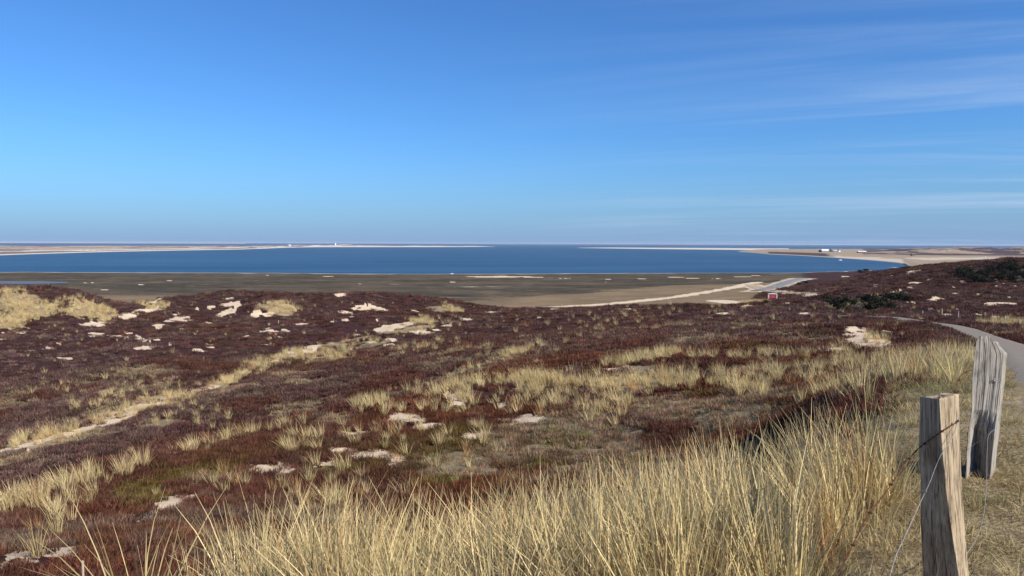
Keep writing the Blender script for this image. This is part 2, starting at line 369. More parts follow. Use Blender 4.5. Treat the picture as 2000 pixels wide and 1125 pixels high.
MOSS = [(1150,875,330,130,0),(1400,805,270,60,-3),(880,905,170,60,0),(1480,770,160,40,0),(430,1060,130,50,0),(725,675,70,18,5),(870,605,60,14,0),(1250,920,200,50,0),(650,820,80,20,0),(980,700,90,20,0),(590,745,80,14,0),(560,1000,120,30,10),(1300,790,140,30,0)]
GREEN = [(1110,858,130,44,0),(1360,770,70,16,0),(430,1062,110,46,0),(270,962,150,50,12),(640,920,120,20,0),(860,935,90,26,0),(1240,900,90,30,0),(380,925,200,30,10),(1060,905,80,20,0)]
PS = {'sand': [Patch(*p) for p in SAND], 'straw': [Patch(*p) for p in STRAW], 'moss': [Patch(*p) for p in MOSS], 'green': [Patch(*p) for p in GREEN]}
_rf = np.random.default_rng(5)
for i in range(150):
    r_ = math.sqrt(_rf.uniform(60 ** 2, 330 ** 2)); a_ = R(_rf.uniform(-38, 40)); s_ = _rf.uniform(0.5, 1.5) * r_ / 150
    if r_ > 210 and a_ < 0.42: continue
    PS['sand'].append(Fleck(r_ * math.sin(a_), r_ * math.cos(a_), s_ * _rf.uniform(.5, 1.2), s_ * _rf.uniform(.8, 2.5), _rf.uniform(-.5, .5) - a_))
for i in range(70):
    r_ = math.sqrt(_rf.uniform(12 ** 2, 90 ** 2)); a_ = R(_rf.uniform(-38, 34)); s_ = _rf.uniform(0.25, 0.8) * (r_ / 40) ** 0.7
    PS['moss'].append(Fleck(r_ * math.sin(a_), r_ * math.cos(a_), s_ * 2.5, s_ * 2.0, _rf.uniform(0, 3)))
TRACK_PX = [(-140,925),(-60,902),(0,885),(100,855),(200,828),(255,800),(330,776),(430,750),(520,712),(600,685),(700,661),(800,645),(880,628),(925,613)]
TRACK = [ground(*p) for p in TRACK_PX]; TRACK = np.array([(p.x, p.y) for p in TRACK if p is not None])
SHORETRACK = [ground(*p, dmin=235) for p in [(860,604),(960,604),(1080,600),(1200,593),(1320,580),(1420,564),(1480,551)]]; SHORETRACK = np.array([(p.x, p.y) for p in SHORETRACK if p is not None])
LANES = [(px, 4.5) for px in ([(1466,556),(1480,562),(1500,567.5),(1530,571),(1570,574),(1620,580),(1640,583)], [(1400,587),(1440,591),(1480,593),(1520,592),(1560,589)])]
LANES = [([ground(u_, v_, dmin=235) for u_, v_ in px], w_) for px, w_ in LANES]
LANES = [(np.array([(q.x, q.y) for q in l if q is not None]), w_) for l, w_ in LANES]
ROADC = np.array([(q.x, q.y) for q in [ground(u_, v_, dmin=300) for u_, v_ in [(1480,568),(1504,563),(1522,557),(1545,549),(1572,543.5)]] if q is not None])
def fields(x, y):
    w1 = fbm(x / 1.1, y / 1.1, 31, 3); w2 = fbm(x / 4.0, y / 4.0, 32, 3)
    r = np.hypot(x, y); wob = np.where(r < 60, 0.28 * w1 + 0.18 * w2, 0.40 * w2 + 0.12 * w1)
    out = {}; halo = np.zeros(x.shape)
    for k, lst in PS.items():
        m = np.zeros(x.shape)
        for p in lst:
            if not p.ok: continue
            sel = (np.abs(x - p.c.x) < p.rad) & (np.abs(y - p.c.y) < p.rad)
            if sel.any():
                pp, qq = p.coords(x[sel], y[sel]); sd_ = p.c.x * 3.7 + p.c.y * 1.9; rr = np.sqrt(pp * pp + qq * qq)
                nn = 0.75 * fbm(pp * 1.1 + sd_, qq * 1.1 - sd_, 35, 3, 0.6) + 0.75 * fbm(pp * 3.1 - sd_, qq * 2.4 + sd_, 36, 3, 0.6)
                if k == 'sand': halo[sel] = np.maximum(halo[sel], 1 - sstep(rr + 1.1 * nn, 0.9, 1.9))
                m[sel] = np.maximum(m[sel], 1 - sstep(rr + 0.75 * nn + 0.4 * wob[sel], 0.68, 1.22))
        out[k] = m
    out['straw'] = np.maximum(out['straw'], 0.62 * halo * (0.5 + 0.9 * w1))
    dt, _ = dist_poly(x, y, TRACK)
    tw = 1 - sstep(dt + 0.9 * w2 + 0.3 * w1, 0.4, 1.4); tw = tw * (1 - sstep(r, 85, 110))
    out['sand'] = np.maximum(out['sand'], 0.72 * tw)
    out['straw'] = np.maximum(out['straw'], 0.8 * (1 - sstep(dt + 2.2 * w2, 0.6, 2.6)) * (1 - sstep(r, 120, 150)))
    # salt marsh, its tan grass margin and the strand
    s = x / np.maximum(y, 1.0)
    zz = height(x, y)
    flat = sstep(r, 205, 235) * (1 - sstep(s, 0.36, 0.42)) * (1 - sstep(zz, -21.6, -20.2))
    out['marsh'] = flat
    ds, _ = dist_poly(x, y, SHORETRACK)
    out['sand'] = np.maximum(out['sand'], np.where(r > 220, 1 - sstep(ds + 2.5 * w2, 2.0, 6.0), 0) * 0.9)
    fr = r > 200; out['lane'] = np.zeros(x.shape)
    if fr.any():
        for ln, w_ in LANES:
            dl, _ = dist_poly(x[fr], y[fr], ln); out['sand'][fr] = np.maximum(out['sand'][fr], 0.8 * (1 - sstep(dl + 2.0 * w2[fr], w_ * 0.6, w_ * 1.4)))
        dl, _ = dist_poly(x[fr], y[fr], ROADC); out['lane'][fr] = dl < 8
        out['sand'][fr] = np.maximum(out['sand'][fr], 0.6 * (1 - sstep(dl + 3 * w2[fr], 6, 11)))
    tan_w = sstep(s, -0.10, 0.24)
    lim = 300 + 95 * tan_w
    out['tan'] = flat * (1 - sstep(y + 45 * fbm(x / 60, y / 25, 41, 3), lim - 30, lim + 40))
    out['tan'] = np.maximum(out['tan'], flat * 0.8 * np.exp(-((y - 330 - 0.1 * x) / 22) ** 2) * (1 - sstep(s, -0.48, -0.28)))
    out['straw'] = out['straw'] * (1 - flat)
    # trampled grass beside the path
    dp = np.full(x.shape, 99.0); nr = (np.abs(x - 0.5 * y) < 22) & (y > -20) & (y < 112)
    if nr.any(): dp[nr] = dist_poly(x[nr], y[nr], _pcd)[0]
    out['verge'] = (1 - sstep(dp + 0.35 * w1, PATH_W / 2 + 0.9, PATH_W / 2 + 2.0)) * (1 - sstep(r, 30, 75))
    out['path'] = 1 - sstep(dp, PATH_W / 2 - 0.1, PATH_W / 2 + 0.2)
    out['dpath'] = dp
    return out

# ground sheet: fine where the photograph looks, coarse behind
az_f = np.linspace(R(-45), R(45), 640)
az_b = np.linspace(R(45), R(315), 60)[1:-1]
AZ = np.concatenate([az_f, az_b])
RR = np.concatenate([[0.02, 0.4, 0.8, 1.2], np.exp(np.linspace(math.log(1.6), math.log(300), 560)), np.exp(np.linspace(math.log(302), math.log(1500), 90))])
gx = (RR[:, None] * np.sin(AZ)[None, :]); gy = (RR[:, None] * np.cos(AZ)[None, :])
gz = height(gx.ravel(), gy.ravel()).reshape(gx.shape)
fl = fields(gx.ravel(), gy.ravel())
gme = np_mesh('ground', np.stack([gx, gy, gz], -1).reshape(-1, 3), grid_faces(len(RR), len(AZ), wrap=True)[:, ::-1])
for k in ('sand', 'straw', 'moss', 'green', 'marsh', 'tan', 'verge'): fattr(gme, k, fl[k])

def ground_material():
    m, t, b, o = new_mat('heath_and_sand_ground')
    geo = N(t, 'ShaderNodeNewGeometry'); pos = geo.outputs['Position']
    def noise(scale, detail=4.0, rough=0.6, st=None):
        n = N(t, 'ShaderNodeTexNoise', ins={'Scale': scale, 'Detail': detail, 'Roughness': rough})
        if st:
            mp_ = N(t, 'ShaderNodeMapping'); mp_.inputs['Scale'].default_value = st; L(t, pos, mp_.inputs[0]); L(t, mp_.outputs[0], n.inputs['Vector'])
        else: L(t, pos, n.inputs['Vector'])
        return n.outputs['Fac']
    at_ = lambda k: N(t, 'ShaderNodeAttribute', attribute_name=k).outputs['Fac']
    big = noise(0.05, 3); mid = noise(0.45, 5, 0.65); fine = noise(6.0, 6, 0.7); vf = noise(30, 4, 0.7)
    heath = mixc(t, smooth(t, mid, 0.35, 0.66), (0.040, 0.017, 0.015), (0.075, 0.040, 0.030))
    heath = mixc(t, smooth(t, big, 0.40, 0.62), heath, (0.052, 0.024, 0.024))
    heath = mixc(t, smooth(t, fine, 0.56, 0.75), heath, (0.11, 0.075, 0.05))
    moss = mixc(t, smooth(t, fine, 0.35, 0.65), (0.17, 0.135, 0.078), (0.29, 0.235, 0.15))
    green = mixc(t, smooth(t, fine, 0.35, 0.65), (0.10, 0.085, 0.020), (0.20, 0.175, 0.05))
    straw = mixc(t, smooth(t, mid, 0.35, 0.65), (0.36, 0.27, 0.15), (0.22, 0.155, 0.09)); straw = mixc(t, smooth(t, fine, 0.45, 0.7), straw, (0.43, 0.34, 0.20))
    sand = mixc(t, smooth(t, mid, 0.3, 0.7), (0.74, 0.59, 0.42), (0.60, 0.46, 0.32)); sand = mixc(t, smooth(t, fine, 0.58, 0.8), sand, (0.32, 0.25, 0.17))
    lay = noise(0.03, 5, 0.65, (0.5, 1.0, 1.0)); lay2 = noise(0.12, 5, 0.7, (0.45, 1.0, 1.0))
    marsh = mixc(t, smooth(t, lay, 0.38, 0.64), (0.062, 0.052, 0.034), (0.115, 0.088, 0.058)); marsh = mixc(t, smooth(t, lay2, 0.52, 0.66), marsh, (0.18, 0.13, 0.08)); marsh = mixc(t, smooth(t, lay2, 0.44, 0.34), marsh, (0.030, 0.030, 0.020)); marsh = mixc(t, smooth(t, math_n(t, 'MULTIPLY', noise(0.045, 3, 0.5, (0.35, 1.0, 1.0)), lay2), 0.40, 0.44), marsh, (0.42, 0.36, 0.28))
    lay3 = noise(0.35, 4, 0.7, (0.5, 1.0, 1.0)); marsh = mixc(t, smooth(t, lay3, 0.55, 0.68), marsh, (0.035, 0.032, 0.022)); tan = mixc(t, smooth(t, lay2, 0.35, 0.66), (0.27, 0.19, 0.11), (0.17, 0.125, 0.075)); tan = mixc(t, smooth(t, lay3, 0.56, 0.70), tan, (0.08, 0.065, 0.04))
    verge = mixc(t, smooth(t, mid, 0.38, 0.62), (0.33, 0.25, 0.15), (0.17, 0.13, 0.06)); verge = mixc(t, smooth(t, vf, 0.45, 0.7), verge, (0.42, 0.34, 0.22)); verge = mixc(t, smooth(t, fine, 0.60, 0.75), verge, (0.11, 0.085, 0.04))
    jit = math_n(t, 'MULTIPLY', math_n(t, 'SUBTRACT', math_n(t, 'ADD', mid, fine), 1.0), 0.9)
    def mask(k, lo=0.38, hi=0.60, j=1.0):
        return smooth(t, math_n(t, 'ADD', at_(k), math_n(t, 'MULTIPLY', jit, j)), lo, hi)
    c = mixc(t, mask('moss', 0.35, 0.75), heath, moss); c = mixc(t, mask('green', 0.4, 0.9), c, green)
    c = mixc(t, mask('straw', 0.35, 0.75), c, straw)
    c = mixc(t, smooth(t, at_('marsh'), 0.3, 0.6), c, marsh); c = mixc(t, mask('tan', 0.35, 0.65, 0.8), c, tan)
    c = mixc(t, mask('verge', 0.3, 0.7, 0.6), c, verge)
    sm = mask('sand', 0.38, 0.58, 1.5)
    c = mixc(t, sm, c, sand)
    # wet strand and shells along the tide line: by height above the water
    sz = N(t, 'ShaderNodeSeparateXYZ'); L(t, pos, sz.inputs[0])
    strand = smooth(t, math_n(t, 'ADD', sz.outputs[2], math_n(t, 'MULTIPLY', lay2, 0.10)), SEA + 0.17, SEA + 0.09)
    c = mixc(t, strand, c, (0.48, 0.44, 0.38))
    L(t, c, b.inputs['Base Color'])
    hsum = math_n(t, 'ADD', math_n(t, 'MULTIPLY', fine, 1.0), math_n(t, 'MULTIPLY', vf, 0.35))
    bp = N(t, 'ShaderNodeBump', ins={'Strength': 0.8, 'Distance': 0.10}); L(t, hsum, bp.inputs['Height']); L(t, bp.outputs[0], b.inputs['Normal'])
    b.inputs['Roughness'].default_value = 0.95; b.inputs['Specular IOR Level'].default_value = 0.05
    return m
ground_o = link('ground', gme, ground_material(), kind='structure')

# ------------------------------------------------------------------ sea
def sea_material():
    m, t, b, o = new_mat('sea_water')
    geo = N(t, 'ShaderNodeNewGeometry')
    def noise(scale, st, det=4.0):
        mp_ = N(t, 'ShaderNodeMapping'); mp_.inputs['Scale'].default_value = st; L(t, geo.outputs['Position'], mp_.inputs[0])
        n = N(t, 'ShaderNodeTexNoise', ins={'Scale': scale, 'Detail': det, 'Roughness': 0.6}); L(t, mp_.outputs[0], n.inputs['Vector']); return n.outputs['Fac']
    a = noise(0.010, (0.35, 1, 1)); rip = noise(0.35, (0.5, 1, 1), 5)
    c = mixc(t, smooth(t, a, 0.32, 0.68), (0.024, 0.078, 0.150), (0.036, 0.102, 0.180))
    ln_ = noise(0.022, (0.12, 1, 1), 5); c = mixc(t, math_n(t, 'MULTIPLY', smooth(t, ln_, 0.48, 0.66), 0.8), c, (0.020, 0.066, 0.130)); c = mixc(t, math_n(t, 'MULTIPLY', smooth(t, ln_, 0.46, 0.30), 0.8), c, (0.048, 0.120, 0.200)); c = mixc(t, smooth(t, rip, 0.60, 0.78), c, (0.05, 0.13, 0.215))
    L(t, c, b.inputs['Base Color']); b.inputs['Roughness'].default_value = 0.45
    b.inputs['IOR'].default_value = 1.33; b.inputs['Specular IOR Level'].default_value = 0.28
    bp = N(t, 'ShaderNodeBump', ins={'Strength': 1.0, 'Distance': 1.2}); L(t, rip, bp.inputs['Height']); L(t, bp.outputs[0], b.inputs['Normal'])
    return m
sr = np.concatenate([[250.0], np.exp(np.linspace(math.log(420), math.log(25500), 60))]); sa = np.linspace(0, 2 * math.pi, 181)[:-1]
sv = np.stack([sr[:, None] * np.sin(sa)[None], sr[:, None] * np.cos(sa)[None], np.full((len(sr), len(sa)), SEA)], -1).reshape(-1, 3)
sea_o = link('sea', np_mesh('sea', sv, grid_faces(len(sr), len(sa), wrap=True)[:, ::-1]), sea_material(), kind='structure')

# tidal pool on the marsh
def flat_sheet(name, outline, z, mat):
    me = bpy.data.meshes.new(name); me.from_pydata([(x, y, z) for x, y in outline], [], [tuple(range(len(outline)))]); me.update()
    return link(name, me, mat, kind='structure')

# ------------------------------------------------------------------ far land across the bay
def land_strip(name, rows, nt, hfun, seed, mat, kind='structure'):
    """rows: (u, forward distance of the near shore, forward distance of the far shore); hfun(u, d, t, x, y) height above the sea"""
    us = np.array([r[0] for r in rows], float); dn = np.array([r[1] for r in rows], float); df = np.array([r[2] for r in rows], float)
    uu = np.linspace(us[0], us[-1], int((us[-1] - us[0]) / 2.0)); tt = np.linspace(0, 1, nt) ** 1.3
    U = np.repeat(uu[None, :], nt, 0); T = np.repeat(tt[:, None], len(uu), 1)
    Dn = np.interp(uu, us, dn); Df = np.interp(uu, us, df)
    D = Dn[None] + (Df - Dn)[None] * T
    X = D * (U - 1000) / F; Y = D
    H = hfun(U, D, T, X, Y)
    me = np_mesh(name, np.stack([X, Y, SEA + H], -1).reshape(-1, 3), grid_faces(nt, len(uu)))
    return me, X.ravel(), Y.ravel(), U.ravel(), T.ravel(), H.ravel(), D.ravel()
def far_land_material(name, heath_c, tan_c, sand_c=(0.60, 0.54, 0.47)):
    m, t, b, o = new_mat(name)
    geo = N(t, 'ShaderNodeNewGeometry')
    def noise(scale, st, det=4.0):
        mp_ = N(t, 'ShaderNodeMapping'); mp_.inputs['Scale'].default_value = st; L(t, geo.outputs['Position'], mp_.inputs[0])
        n = N(t, 'ShaderNodeTexNoise', ins={'Scale': scale, 'Detail': det, 'Roughness': 0.65}); L(t, mp_.outputs[0], n.inputs['Vector']); return n.outputs['Fac']
    n1 = noise(0.012, (1, 0.5, 1)); n2 = noise(0.05, (1, 0.6, 1))
    at_ = lambda k: N(t, 'ShaderNodeAttribute', attribute_name=k).outputs['Fac']
    j = math_n(t, 'MULTIPLY', math_n(t, 'SUBTRACT', n2, 0.5), 0.8)
    c = mixc(t, smooth(t, n1, 0.40, 0.60), tan_c, heath_c)
    c = mixc(t, smooth(t, math_n(t, 'ADD', at_('heath'), j), 0.35, 0.65), c, heath_c)
    c = mixc(t, smooth(t, math_n(t, 'ADD', at_('tan'), j), 0.35, 0.65), c, tan_c)
    c = mixc(t, smooth(t, n2, 0.60, 0.75), c, tuple(x * 0.6 for x in heath_c))
    c = mixc(t, smooth(t, math_n(t, 'ADD', at_('sand'), math_n(t, 'MULTIPLY', j, 0.5)), 0.35, 0.6), c, sand_c)
    L(t, c, b.inputs['Base Color']); b.inputs['Roughness'].default_value = 0.95; b.inputs['Specular IOR Level'].default_value = 0.05
    return m
def sea_d(u, v): return -SEA * F / (v - vh_at(u))
MAT_FAR = far_land_material('far_dune_land', (0.16, 0.11, 0.10), (0.40, 0.31, 0.23))
MAT_FAR2 = far_land_material('headland_heath', (0.085, 0.055, 0.055), (0.34, 0.26, 0.18), (0.52, 0.43, 0.33))
# long spit with the lighthouse
near = [(-420,505),(-200,503),(0,498.7),(125,494.6),(250,491.2),(375,488.8),(470,487.2),(520,485.4),(560,483.6),(625,482.7),(760,482.6),(860,482.5),(930,482.1),(966,481.9)]
rows = []
for u, v in near:
    dn = sea_d(u, v); wd = np.interp(u, [-400, 0, 300, 500, 560, 800, 920, 966], [3300, 3000, 2600, 2300, 1500, 1100, 500, 60]); rows.append((u, dn, dn + wd))
def h_spit(U, D, T, X, Y):
    w = np.interp(U, [-400, 0, 480, 560, 900, 966], [2.2, 2.4, 3.4, 6.0, 5.5, 0.5])
    dune = np.clip(0.55 + 1.1 * fbm(X / 170, Y / 260, 51, 4), 0.05, 2) * w * (1 + 0.7 * np.exp(-((U - 640) / 60) ** 2))
    e = D - np.interp(U, [r[0] for r in rows], [r[1] for r in rows])
    up = sstep(e, 30, 260); down = 1 - sstep(T, 0.90, 1.0)
    return -0.6 + 1.5 * sstep(e, 0, 25) + (dune * up) * down - 2.0 * sstep(T, 0.97, 1.0)
me, X, Y, U, T, H, D = land_strip('sand_spit', rows, 60, h_spit, 5, MAT_FAR)
e = D - np.interp(U, [r[0] for r in rows], [r[1] for r in rows])
bw = np.interp(U, [-400, 0, 480, 560, 800, 966], [45, 50, 130, 220, 330, 700])
fattr(me, 'sand', np.maximum(1 - sstep(e, bw * 0.7, bw), 0.95 * np.exp(-((e - bw * 5.0) / (bw * 1.2)) ** 2) * (U < 520) + 0.8 * (fbm(X / 300, Y / 90, 57, 3) > 0.38)))
fattr(me, 'heath', np.clip(0.5 + fbm(X / 400, Y / 160, 58, 3), 0, 1) * (e > bw) * 0.7); fattr(me, 'tan', np.clip(0.35 + 0.6 * fbm(X / 300, Y / 120, 59, 3), 0, 1))
link('sand_spit', me, MAT_FAR, kind='structure')
SPIT_ROWS = rows
# pale bar far out beyond the spit
rows2 = [(-450, 13500, 15500), (300, 14000, 16000), (420, 14500, 15500), (480, 14800, 14900)]
me, X, Y, U, T, H, D = land_strip('far_sandbank', rows2, 10, lambda U, D, T, X, Y: -1 + 7 * sstep(T, 0, .3) * (1 - sstep(T, .7, 1)), 5, MAT_FAR)
fattr(me, 'sand', np.ones(len(X))); fattr(me, 'heath', np.zeros(len(X))); fattr(me, 'tan', np.zeros(len(X)))
link('far_sandbank', me, MAT_FAR, kind='structure')
# slim white bar reaching out from the right
near3 = [(1128,484.3),(1180,485.0),(1250,486.0),(1330,487.0),(1420,487.9),(1480,488.6),(1540,489.2)]
rows3 = [(u, sea_d(u, v), sea_d(u, v) + np.interp(u, [1128, 1180, 1300, 1540], [30, 350, 700, 900])) for u, v in near3]
me, X, Y, U, T, H, D = land_strip('sandbar', rows3, 16, lambda U, D, T, X, Y: -0.5 + 1.6 * sstep(T, 0, .12) * (1 - sstep(T, .9, 1)) + np.interp(U, [1128, 1200, 1540], [0.2, 2.4, 3.6]) * sstep(T, .15, .6) * (1 - sstep(T, .75, 1)), 6, MAT_FAR)
fattr(me, 'sand', 1 - 0.7 * sstep(T, 0.4, 0.7) * sstep(U, 1350, 1450)); fattr(me, 'heath', np.zeros(len(X))); fattr(me, 'tan', sstep(U, 1350, 1450))
link('sandbar', me, MAT_FAR, kind='structure')
# headland with dunes on the right
near4 = [(1442,491.9),(1500,496.6),(1560,499.3),(1600,501.6),(1650,505.0),(1700,508.4),(1745,512.6),(1765,516),(1790,535),(1830,545),(2600,560)]
rows4 = [(u, sea_d(u, v), np.interp(u, [1442, 1480, 1520, 1650, 1800, 2600], [2500, 3000, 3600, 3900, 4200, 4600])) for u, v in near4]
def h_head(U, D, T, X, Y):
    e = D - np.interp(U, [r[0] for r in rows4], [r[1] for r in rows4])
    z = -0.6 + 1.3 * sstep(e, 0, 18) + 0.8 * sstep(e, 60, 300)
    dm = sstep(U, 1660, 1760) * sstep(D, 1750, 2150) * (1 - sstep(D, 3000, 3600))
    dune = np.clip(0.50 + 1.3 * fbm(X / 110, Y / 200, 61, 4), 0.05, 1.7)
    z = z + dm * dune * np.interp(U, [1660, 1760, 1900, 2000, 2600], [5, 9.5, 10, 13.5, 15])
    z = z + 3.2 * np.exp(-((U - 1560) / 90) ** 2) * np.exp(-((D - 3000) / 380) ** 2) * (0.7 + 0.6 * fbm(X / 90, Y / 200, 63, 3))
    z = z + sstep(U, 1720, 1800) * (1 - sstep(D, 1300, 1700)) * 1.2 * (0.5 + fbm(X / 40, Y / 60, 64, 3))
    return z - 2 * sstep(T, .97, 1)
me, X, Y, U, T, H, D = land_strip('headland', rows4, 130, h_head, 7, MAT_FAR2)
e = D - np.interp(U, [r[0] for r in rows4], [r[1] for r in rows4])
nz = fbm(X / 60, Y / 90, 66, 3)
sandm = np.maximum(1 - sstep(e + 15 * nz, 18, 45), 0)
sandm = np.maximum(sandm, 0.9 * sstep(U, 1615, 1640) * (1 - sstep(U, 1740, 1800)) * (1 - sstep(e + 120 * nz, 60, 330)))
sandm = np.maximum(sandm, 0.9 * sstep(U, 1740, 1790) * np.exp(-((D - 1230 + 150 * nz) / 120) ** 2))
sandm = np.maximum(sandm, (nz > 0.45) * (H > 5) * 0.55)
heathm = sstep(U, 1490, 1510) * (1 - sstep(U, 1590, 1640)) * sstep(e, 40, 70) * (1 - sstep(e, 420, 560))
heathm = np.maximum(heathm, sstep(U, 1670, 1700) * sstep(D, 1550, 1700) * np.clip(0.55 + 1.8 * fbm(X / 75, Y / 190, 68, 4) - (H - 6) / 14, 0, 1))
tanm = np.clip(1 - heathm * 1.5, 0, 1)
fattr(me, 'sand', sandm); fattr(me, 'heath', heathm); fattr(me, 'tan', tanm)
link('headland', me, MAT_FAR2, kind='structure')

# ------------------------------------------------------------------ asphalt path, road, pool
def ribbon(name, centre, width, zoff, mat, nacross=7, zs=None):
    c = np.array(centre); tn = np.gradient(c, axis=0); tn /= np.linalg.norm(tn, axis=1)[:, None]; nr = np.stack([tn[:, 1], -tn[:, 0]], 1)
    w = np.broadcast_to(np.asarray(width, float), (len(c),))
    off = np.linspace(-0.5, 0.5, nacross)
    P = c[:, None, :] + nr[:, None, :] * (off[None, :, None] * w[:, None, None])
    wob = 0.03 * (fbm(P[..., 0] / 0.7, P[..., 1] / 0.7, 77, 2)) * (np.abs(off) > 0.49)[None, :]
    P = P + nr[:, None, :] * wob[..., None]
    Z = (height(P[..., 0].ravel(), P[..., 1].ravel()).reshape(P.shape[:2]) if zs is None else np.repeat(zs[:, None], nacross, 1)) + zoff
    Z = Z - np.where(np.abs(off) > 0.49, zoff + 0.035, 0)[None, :]
    return link(name, np_mesh(name, np.concatenate([P, Z[..., None]], -1).reshape(-1, 3), grid_faces(len(c), nacross)), mat, kind='structure')
MAT_PATH = simple_mat('path_asphalt', (0.25, 0.215, 0.175), (0.205, 0.175, 0.142), scale=3.0, rough=0.9, spec=0.1, bump=0.01, detail=9)
MAT_ROAD = simple_mat('road_asphalt', (0.27, 0.265, 0.26), (0.22, 0.215, 0.21), scale=0.2, rough=0.9, spec=0.1)
MAT_TRACK = simple_mat('sandy_track', (0.52, 0.41, 0.29), (0.36, 0.27, 0.17), scale=0.15, rough=0.95, spec=0.05, detail=8)
ribbon('path', _pc, PATH_W, 0.035, MAT_PATH, 9, zs=PZ)
def px_line(pts, dmin, n=6):
    g = [ground(u, v, dmin=dmin) for u, v in pts]; return np.array([(p.x, p.y) for p in catmull([(q.x, q.y, 0) for q in g if q is not None], n)])
ribbon('road', px_line([(1480,568),(1504,563),(1522,557),(1545,549),(1572,543.5)], 300), 9.0, 0.25, MAT_ROAD)
ribbon('sandy_lane', px_line([(1466,556),(1480,562),(1500,567.5),(1530,571),(1570,574),(1620,580)], 270), 7.0, 0.18, MAT_TRACK)
pz = hz(*at(60, 552, 430)[:2])
MAT_POOL = simple_mat('shallow_pool_water', (0.10, 0.13, 0.17), (0.14, 0.15, 0.16), scale=0.05, rough=0.55, spec=0.12, stretch=(0.3, 1, 1))
pool_px = [(-160,549.5),(-60,548.8),(20,549.0),(90,549.6),(136,550.6),(128,553.2),(70,554.5),(0,555.2),(-80,555.6),(-170,554.5)]
pool = []
for u, v in pool_px:
    p = pix_dir(u, v) * ((pz + 0.14) / pix_dir(u, v).z); pool.append((p.x, p.y))
flat_sheet('tidal_pool', pool, pz + 0.14, MAT_POOL)

# ------------------------------------------------------------------ plants that nobody could count
def blade_mesh(name, blades, seg, width, tone_fn, rng, lean=(0, 0)):
    """blades: list of (bx, by, length, azimuth, tilt, droop); one ribbon each"""
    n = len(blades); B = np.array(blades); t = np.linspace(0, 1, seg + 1)
    bx, by, ln, az, ti, dr = B.T
    ang = ti[:, None] + dr[:, None] * t[None, :] ** 1.5
    ds = ln[:, None] / seg
    hx = np.concatenate([np.zeros((n, 1)), np.cumsum(np.sin(ang[:, :-1]) * ds, 1)], 1); hzv = np.concatenate([np.zeros((n, 1)), np.cumsum(np.cos(ang[:, :-1]) * ds, 1)], 1)
    cx = bx[:, None] + hx * np.cos(az)[:, None]; cy = by[:, None] + hx * np.sin(az)[:, None]
    fa = rng.uniform(0, math.pi, n); wv = (width * rng.uniform(0.7, 1.3, n))[:, None] * (1 - t[None] ** 2 * 0.85)
    ox = np.cos(fa)[:, None] * wv / 2; oy = np.sin(fa)[:, None] * wv / 2
    V = np.stack([np.stack([cx - ox, cy - oy, hzv], -1), np.stack([cx + ox, cy + oy, hzv], -1)], 2).reshape(-1, 3)
    base = (np.arange(n) * (seg + 1) * 2)[:, None, None]; k = (np.arange(seg) * 2)[None, :, None]; q = np.array([0, 1, 3, 2])[None, None]
    me = np_mesh(name, V, (base + k + q).reshape(-1, 4))
    fattr(me, 'tone', np.repeat(tone_fn(n), (seg + 1) * 2)); fattr(me, 'up', np.tile(np.repeat(t, 2), n))
    return me
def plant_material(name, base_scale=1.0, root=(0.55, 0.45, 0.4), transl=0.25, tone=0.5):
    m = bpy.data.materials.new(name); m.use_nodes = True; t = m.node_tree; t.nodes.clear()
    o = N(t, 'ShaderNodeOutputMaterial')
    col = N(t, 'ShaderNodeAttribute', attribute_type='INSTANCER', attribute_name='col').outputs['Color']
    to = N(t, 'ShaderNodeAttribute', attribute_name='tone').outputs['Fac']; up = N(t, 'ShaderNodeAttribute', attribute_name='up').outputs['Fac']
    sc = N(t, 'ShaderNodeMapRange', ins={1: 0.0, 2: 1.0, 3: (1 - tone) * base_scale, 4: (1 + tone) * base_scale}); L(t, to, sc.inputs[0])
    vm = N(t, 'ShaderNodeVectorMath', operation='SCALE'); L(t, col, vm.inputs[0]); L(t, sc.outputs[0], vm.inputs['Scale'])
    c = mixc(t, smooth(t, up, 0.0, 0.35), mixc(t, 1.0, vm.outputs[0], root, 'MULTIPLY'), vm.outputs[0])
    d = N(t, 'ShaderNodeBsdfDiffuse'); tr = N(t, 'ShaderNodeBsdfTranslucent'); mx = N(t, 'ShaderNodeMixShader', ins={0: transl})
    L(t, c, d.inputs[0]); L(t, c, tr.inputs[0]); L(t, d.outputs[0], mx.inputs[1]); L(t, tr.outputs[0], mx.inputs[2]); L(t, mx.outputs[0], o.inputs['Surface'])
    return m
